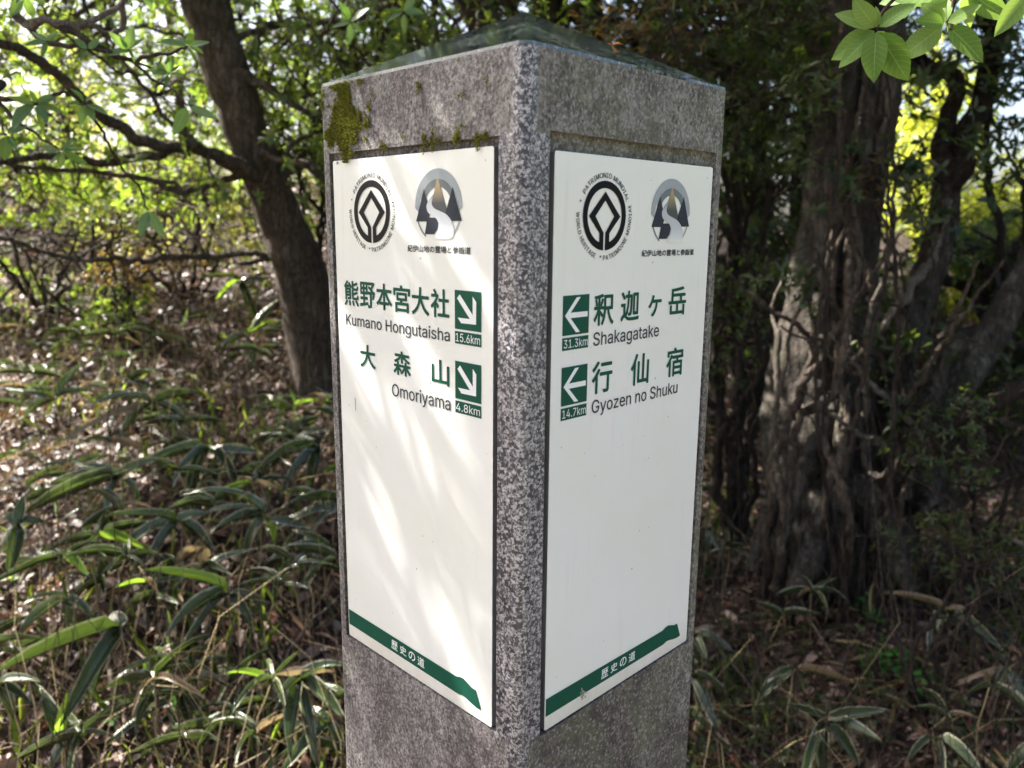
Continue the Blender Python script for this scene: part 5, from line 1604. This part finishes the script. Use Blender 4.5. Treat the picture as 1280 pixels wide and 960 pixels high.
part('branch', limb(SH, [.012, .009, .006, .003], 6), M['bark_grey'], nl)
SH2 = [tt[2], Vector((-1.4, .35, 1.95)), Vector((-1.0, .15, 2.0)), Vector((-.7, .1, 1.98))]
part('branch', limb(SH2, [.012, .008, .005, .003], 6), M['bark_grey'], nl)
C = np.concatenate([blob((-.95, .47, 2.2), (.42, .3, .2), 95, 7, -.1), blob((-.85, .30, 1.98), (.3, .2, .12), 45, 7, -.1)])
tw, lv = crown_parts(C, samples(SH) + samples(SH2), 5, .036, .40, LEAF_M, twig_r=.0016)
part('twigs', tw, M['twig'], nl, 'stuff'); part('crown', lv, M['leaf_mid'], nl)
for hx, hy, tips in [
    (160, 63, [(136, 40), (166, 32), (180, 48), (146, 66), (132, 68), (170, 78), (150, 46)]),
    (235, 58, [(194, 50), (240, 36), (262, 52), (256, 66), (246, 80), (212, 44), (222, 66)]),
    (212, 92, [(184, 88), (214, 68), (232, 94), (206, 108), (194, 78), (226, 82)]),
    (234, 132, [(218, 168), (273, 150), (248, 122)]),
    (106, 130, [(84, 128), (122, 112), (136, 142), (100, 156), (90, 108), (118, 150)]),
    (45, 130, [(8, 160), (60, 152), (80, 140), (38, 112), (54, 168), (12, 122), (70, 118)]),
    (78, 190, [(50, 184), (74, 212), (108, 204), (92, 172), (62, 206), (104, 184)]),
    (8, 168, [(6, 200), (34, 156), (-20, 180), (22, 188)]),
    (110, 62, [(92, 48), (124, 48), (100, 76)]),
    (60, 52, [(40, 40), (72, 38), (52, 70), (30, 56)]),
    (438, 28, [(436, 56), (424, 2), (460, 10), (416, 34), (456, 44)]),
    (505, 16, [(532, 14), (506, 42), (488, 8), (520, -8), (480, 26)]),
    (175, -20, [(200, -4), (160, 6), (190, 10)]),
    (66, 280, [(62, 262), (60, 298)][:0]),
    (185, 262, [(205, 298), (175, 296)]),
    (30, -5, [(10, 22), (44, 26), (60, 6), (20, 4)]),
]:
    if tips: spray(nl, hx, hy, 1.24 if hx < 300 else 1.5, tips, 'leaf_spray')
part('branch', limb([at(106, 128, 1.24), at(140, 190, 1.3), at(170, 235, 1.32), at(185, 262, 1.24)], [.002, .0018, .0015, .001], 6), M['twig'], nl)

b = Vector((1.5, .35, gz(1.5, .35) - .05))
nr = add_plant('young_tree', 'young tree whose large soft bright green leaves hang in at the upper right corner', 'tree', None, b)
tt = [b, b + Vector((0, .04, .8)), b + Vector((-.05, 0, 1.6)), b + Vector((0, 0, 2.5))]
part('trunk', limb(tt, [.04, .035, .03, .02], 10, 30, .06), M['bark_grey'], nr)
NB = [([tt[2], at(1420, -160, .95), at(1300, -90, .9), at(1210, -30, .86), at(1188, 38, .85)], [.012, .007, .004, .0028, .0015]),
      ([at(1210, -30, .86), at(1150, -20, .85), at(1110, 0, .84), at(1096, 36, .83)], [.0028, .002, .0016, .0012]),
      ([at(1300, -90, .9), at(1300, -40, .84), at(1292, -10, .8)], [.004, .002, .0014])]
for k, (p, r) in enumerate(NB): part('branch', limb(p, r, 6, None, .08, 0, k * 3.3), M['twig'], nr)
for hx, hy, d, tips in [
    (1096, 36, .83, [(1044, 14), (1040, 74), (1108, 74), (1144, 2), (1094, 6), (1134, 100), (1050, 84), (1090, 104), (1064, -4)]),
    (1182, 30, .85, [(1122, 76), (1146, 24), (1196, 48), (1232, 76), (1226, 6), (1150, 2), (1176, -8)]),
    (1206, -12, .87, [(1160, 10), (1246, 10), (1116, -4), (1262, 24), (1212, 34)]),
    (1150, -16, .88, [(1100, 4), (1130, 22), (1172, 24), (1190, 0)]),
    (1290, -14, .78, [(1244, 44), (1302, 46), (1330, 10)]),
]:
    spray(nr, hx, hy, d, tips, 'leaf_bright', .53, .35)

# curled orange leaf caught on the cap's right hip
P0 = (Matrix.Translation(post.location) @ Matrix.Rotation(R(45), 4, 'Z')) @ Vector((HW * .40, -HW * .44, HT + .0592 * .565))
V, T, U = [], [], []
for a, L_ in ((.2, .011), (2.6, .009), (-.6, .008), (1.3, .006)):
    D = np.array([[math.cos(a), math.sin(a), .25]]); v, t_, u = leaf_arrays(np.zeros((1, 3)), nrm(D), np.array([[0, -.5, 1.]]), L_, L_ * .4, LEAF_M)
    T.append(t_ + sum(len(x) for x in V)); V.append(v); U.append(u)
M['orange_leaf'] = leaf_mat('orange_leaf', [(.55, .17, .02), (.65, .25, .04)], [(.6, .2, .02), (.6, .25, .03)], .3)
o = tag(link('dried_leaf', tri_mesh('dried_leaf', np.concatenate(V), np.concatenate(T), M['orange_leaf'], np.concatenate(U))), 'tiny curled orange leaf caught on the right slope of the post\'s cap', 'leaf')
o.location = P0 + Vector((0, 0, .001))
print('tris', sum(len(o.data.polygons) for o in SC.objects if o.type == 'MESH'))
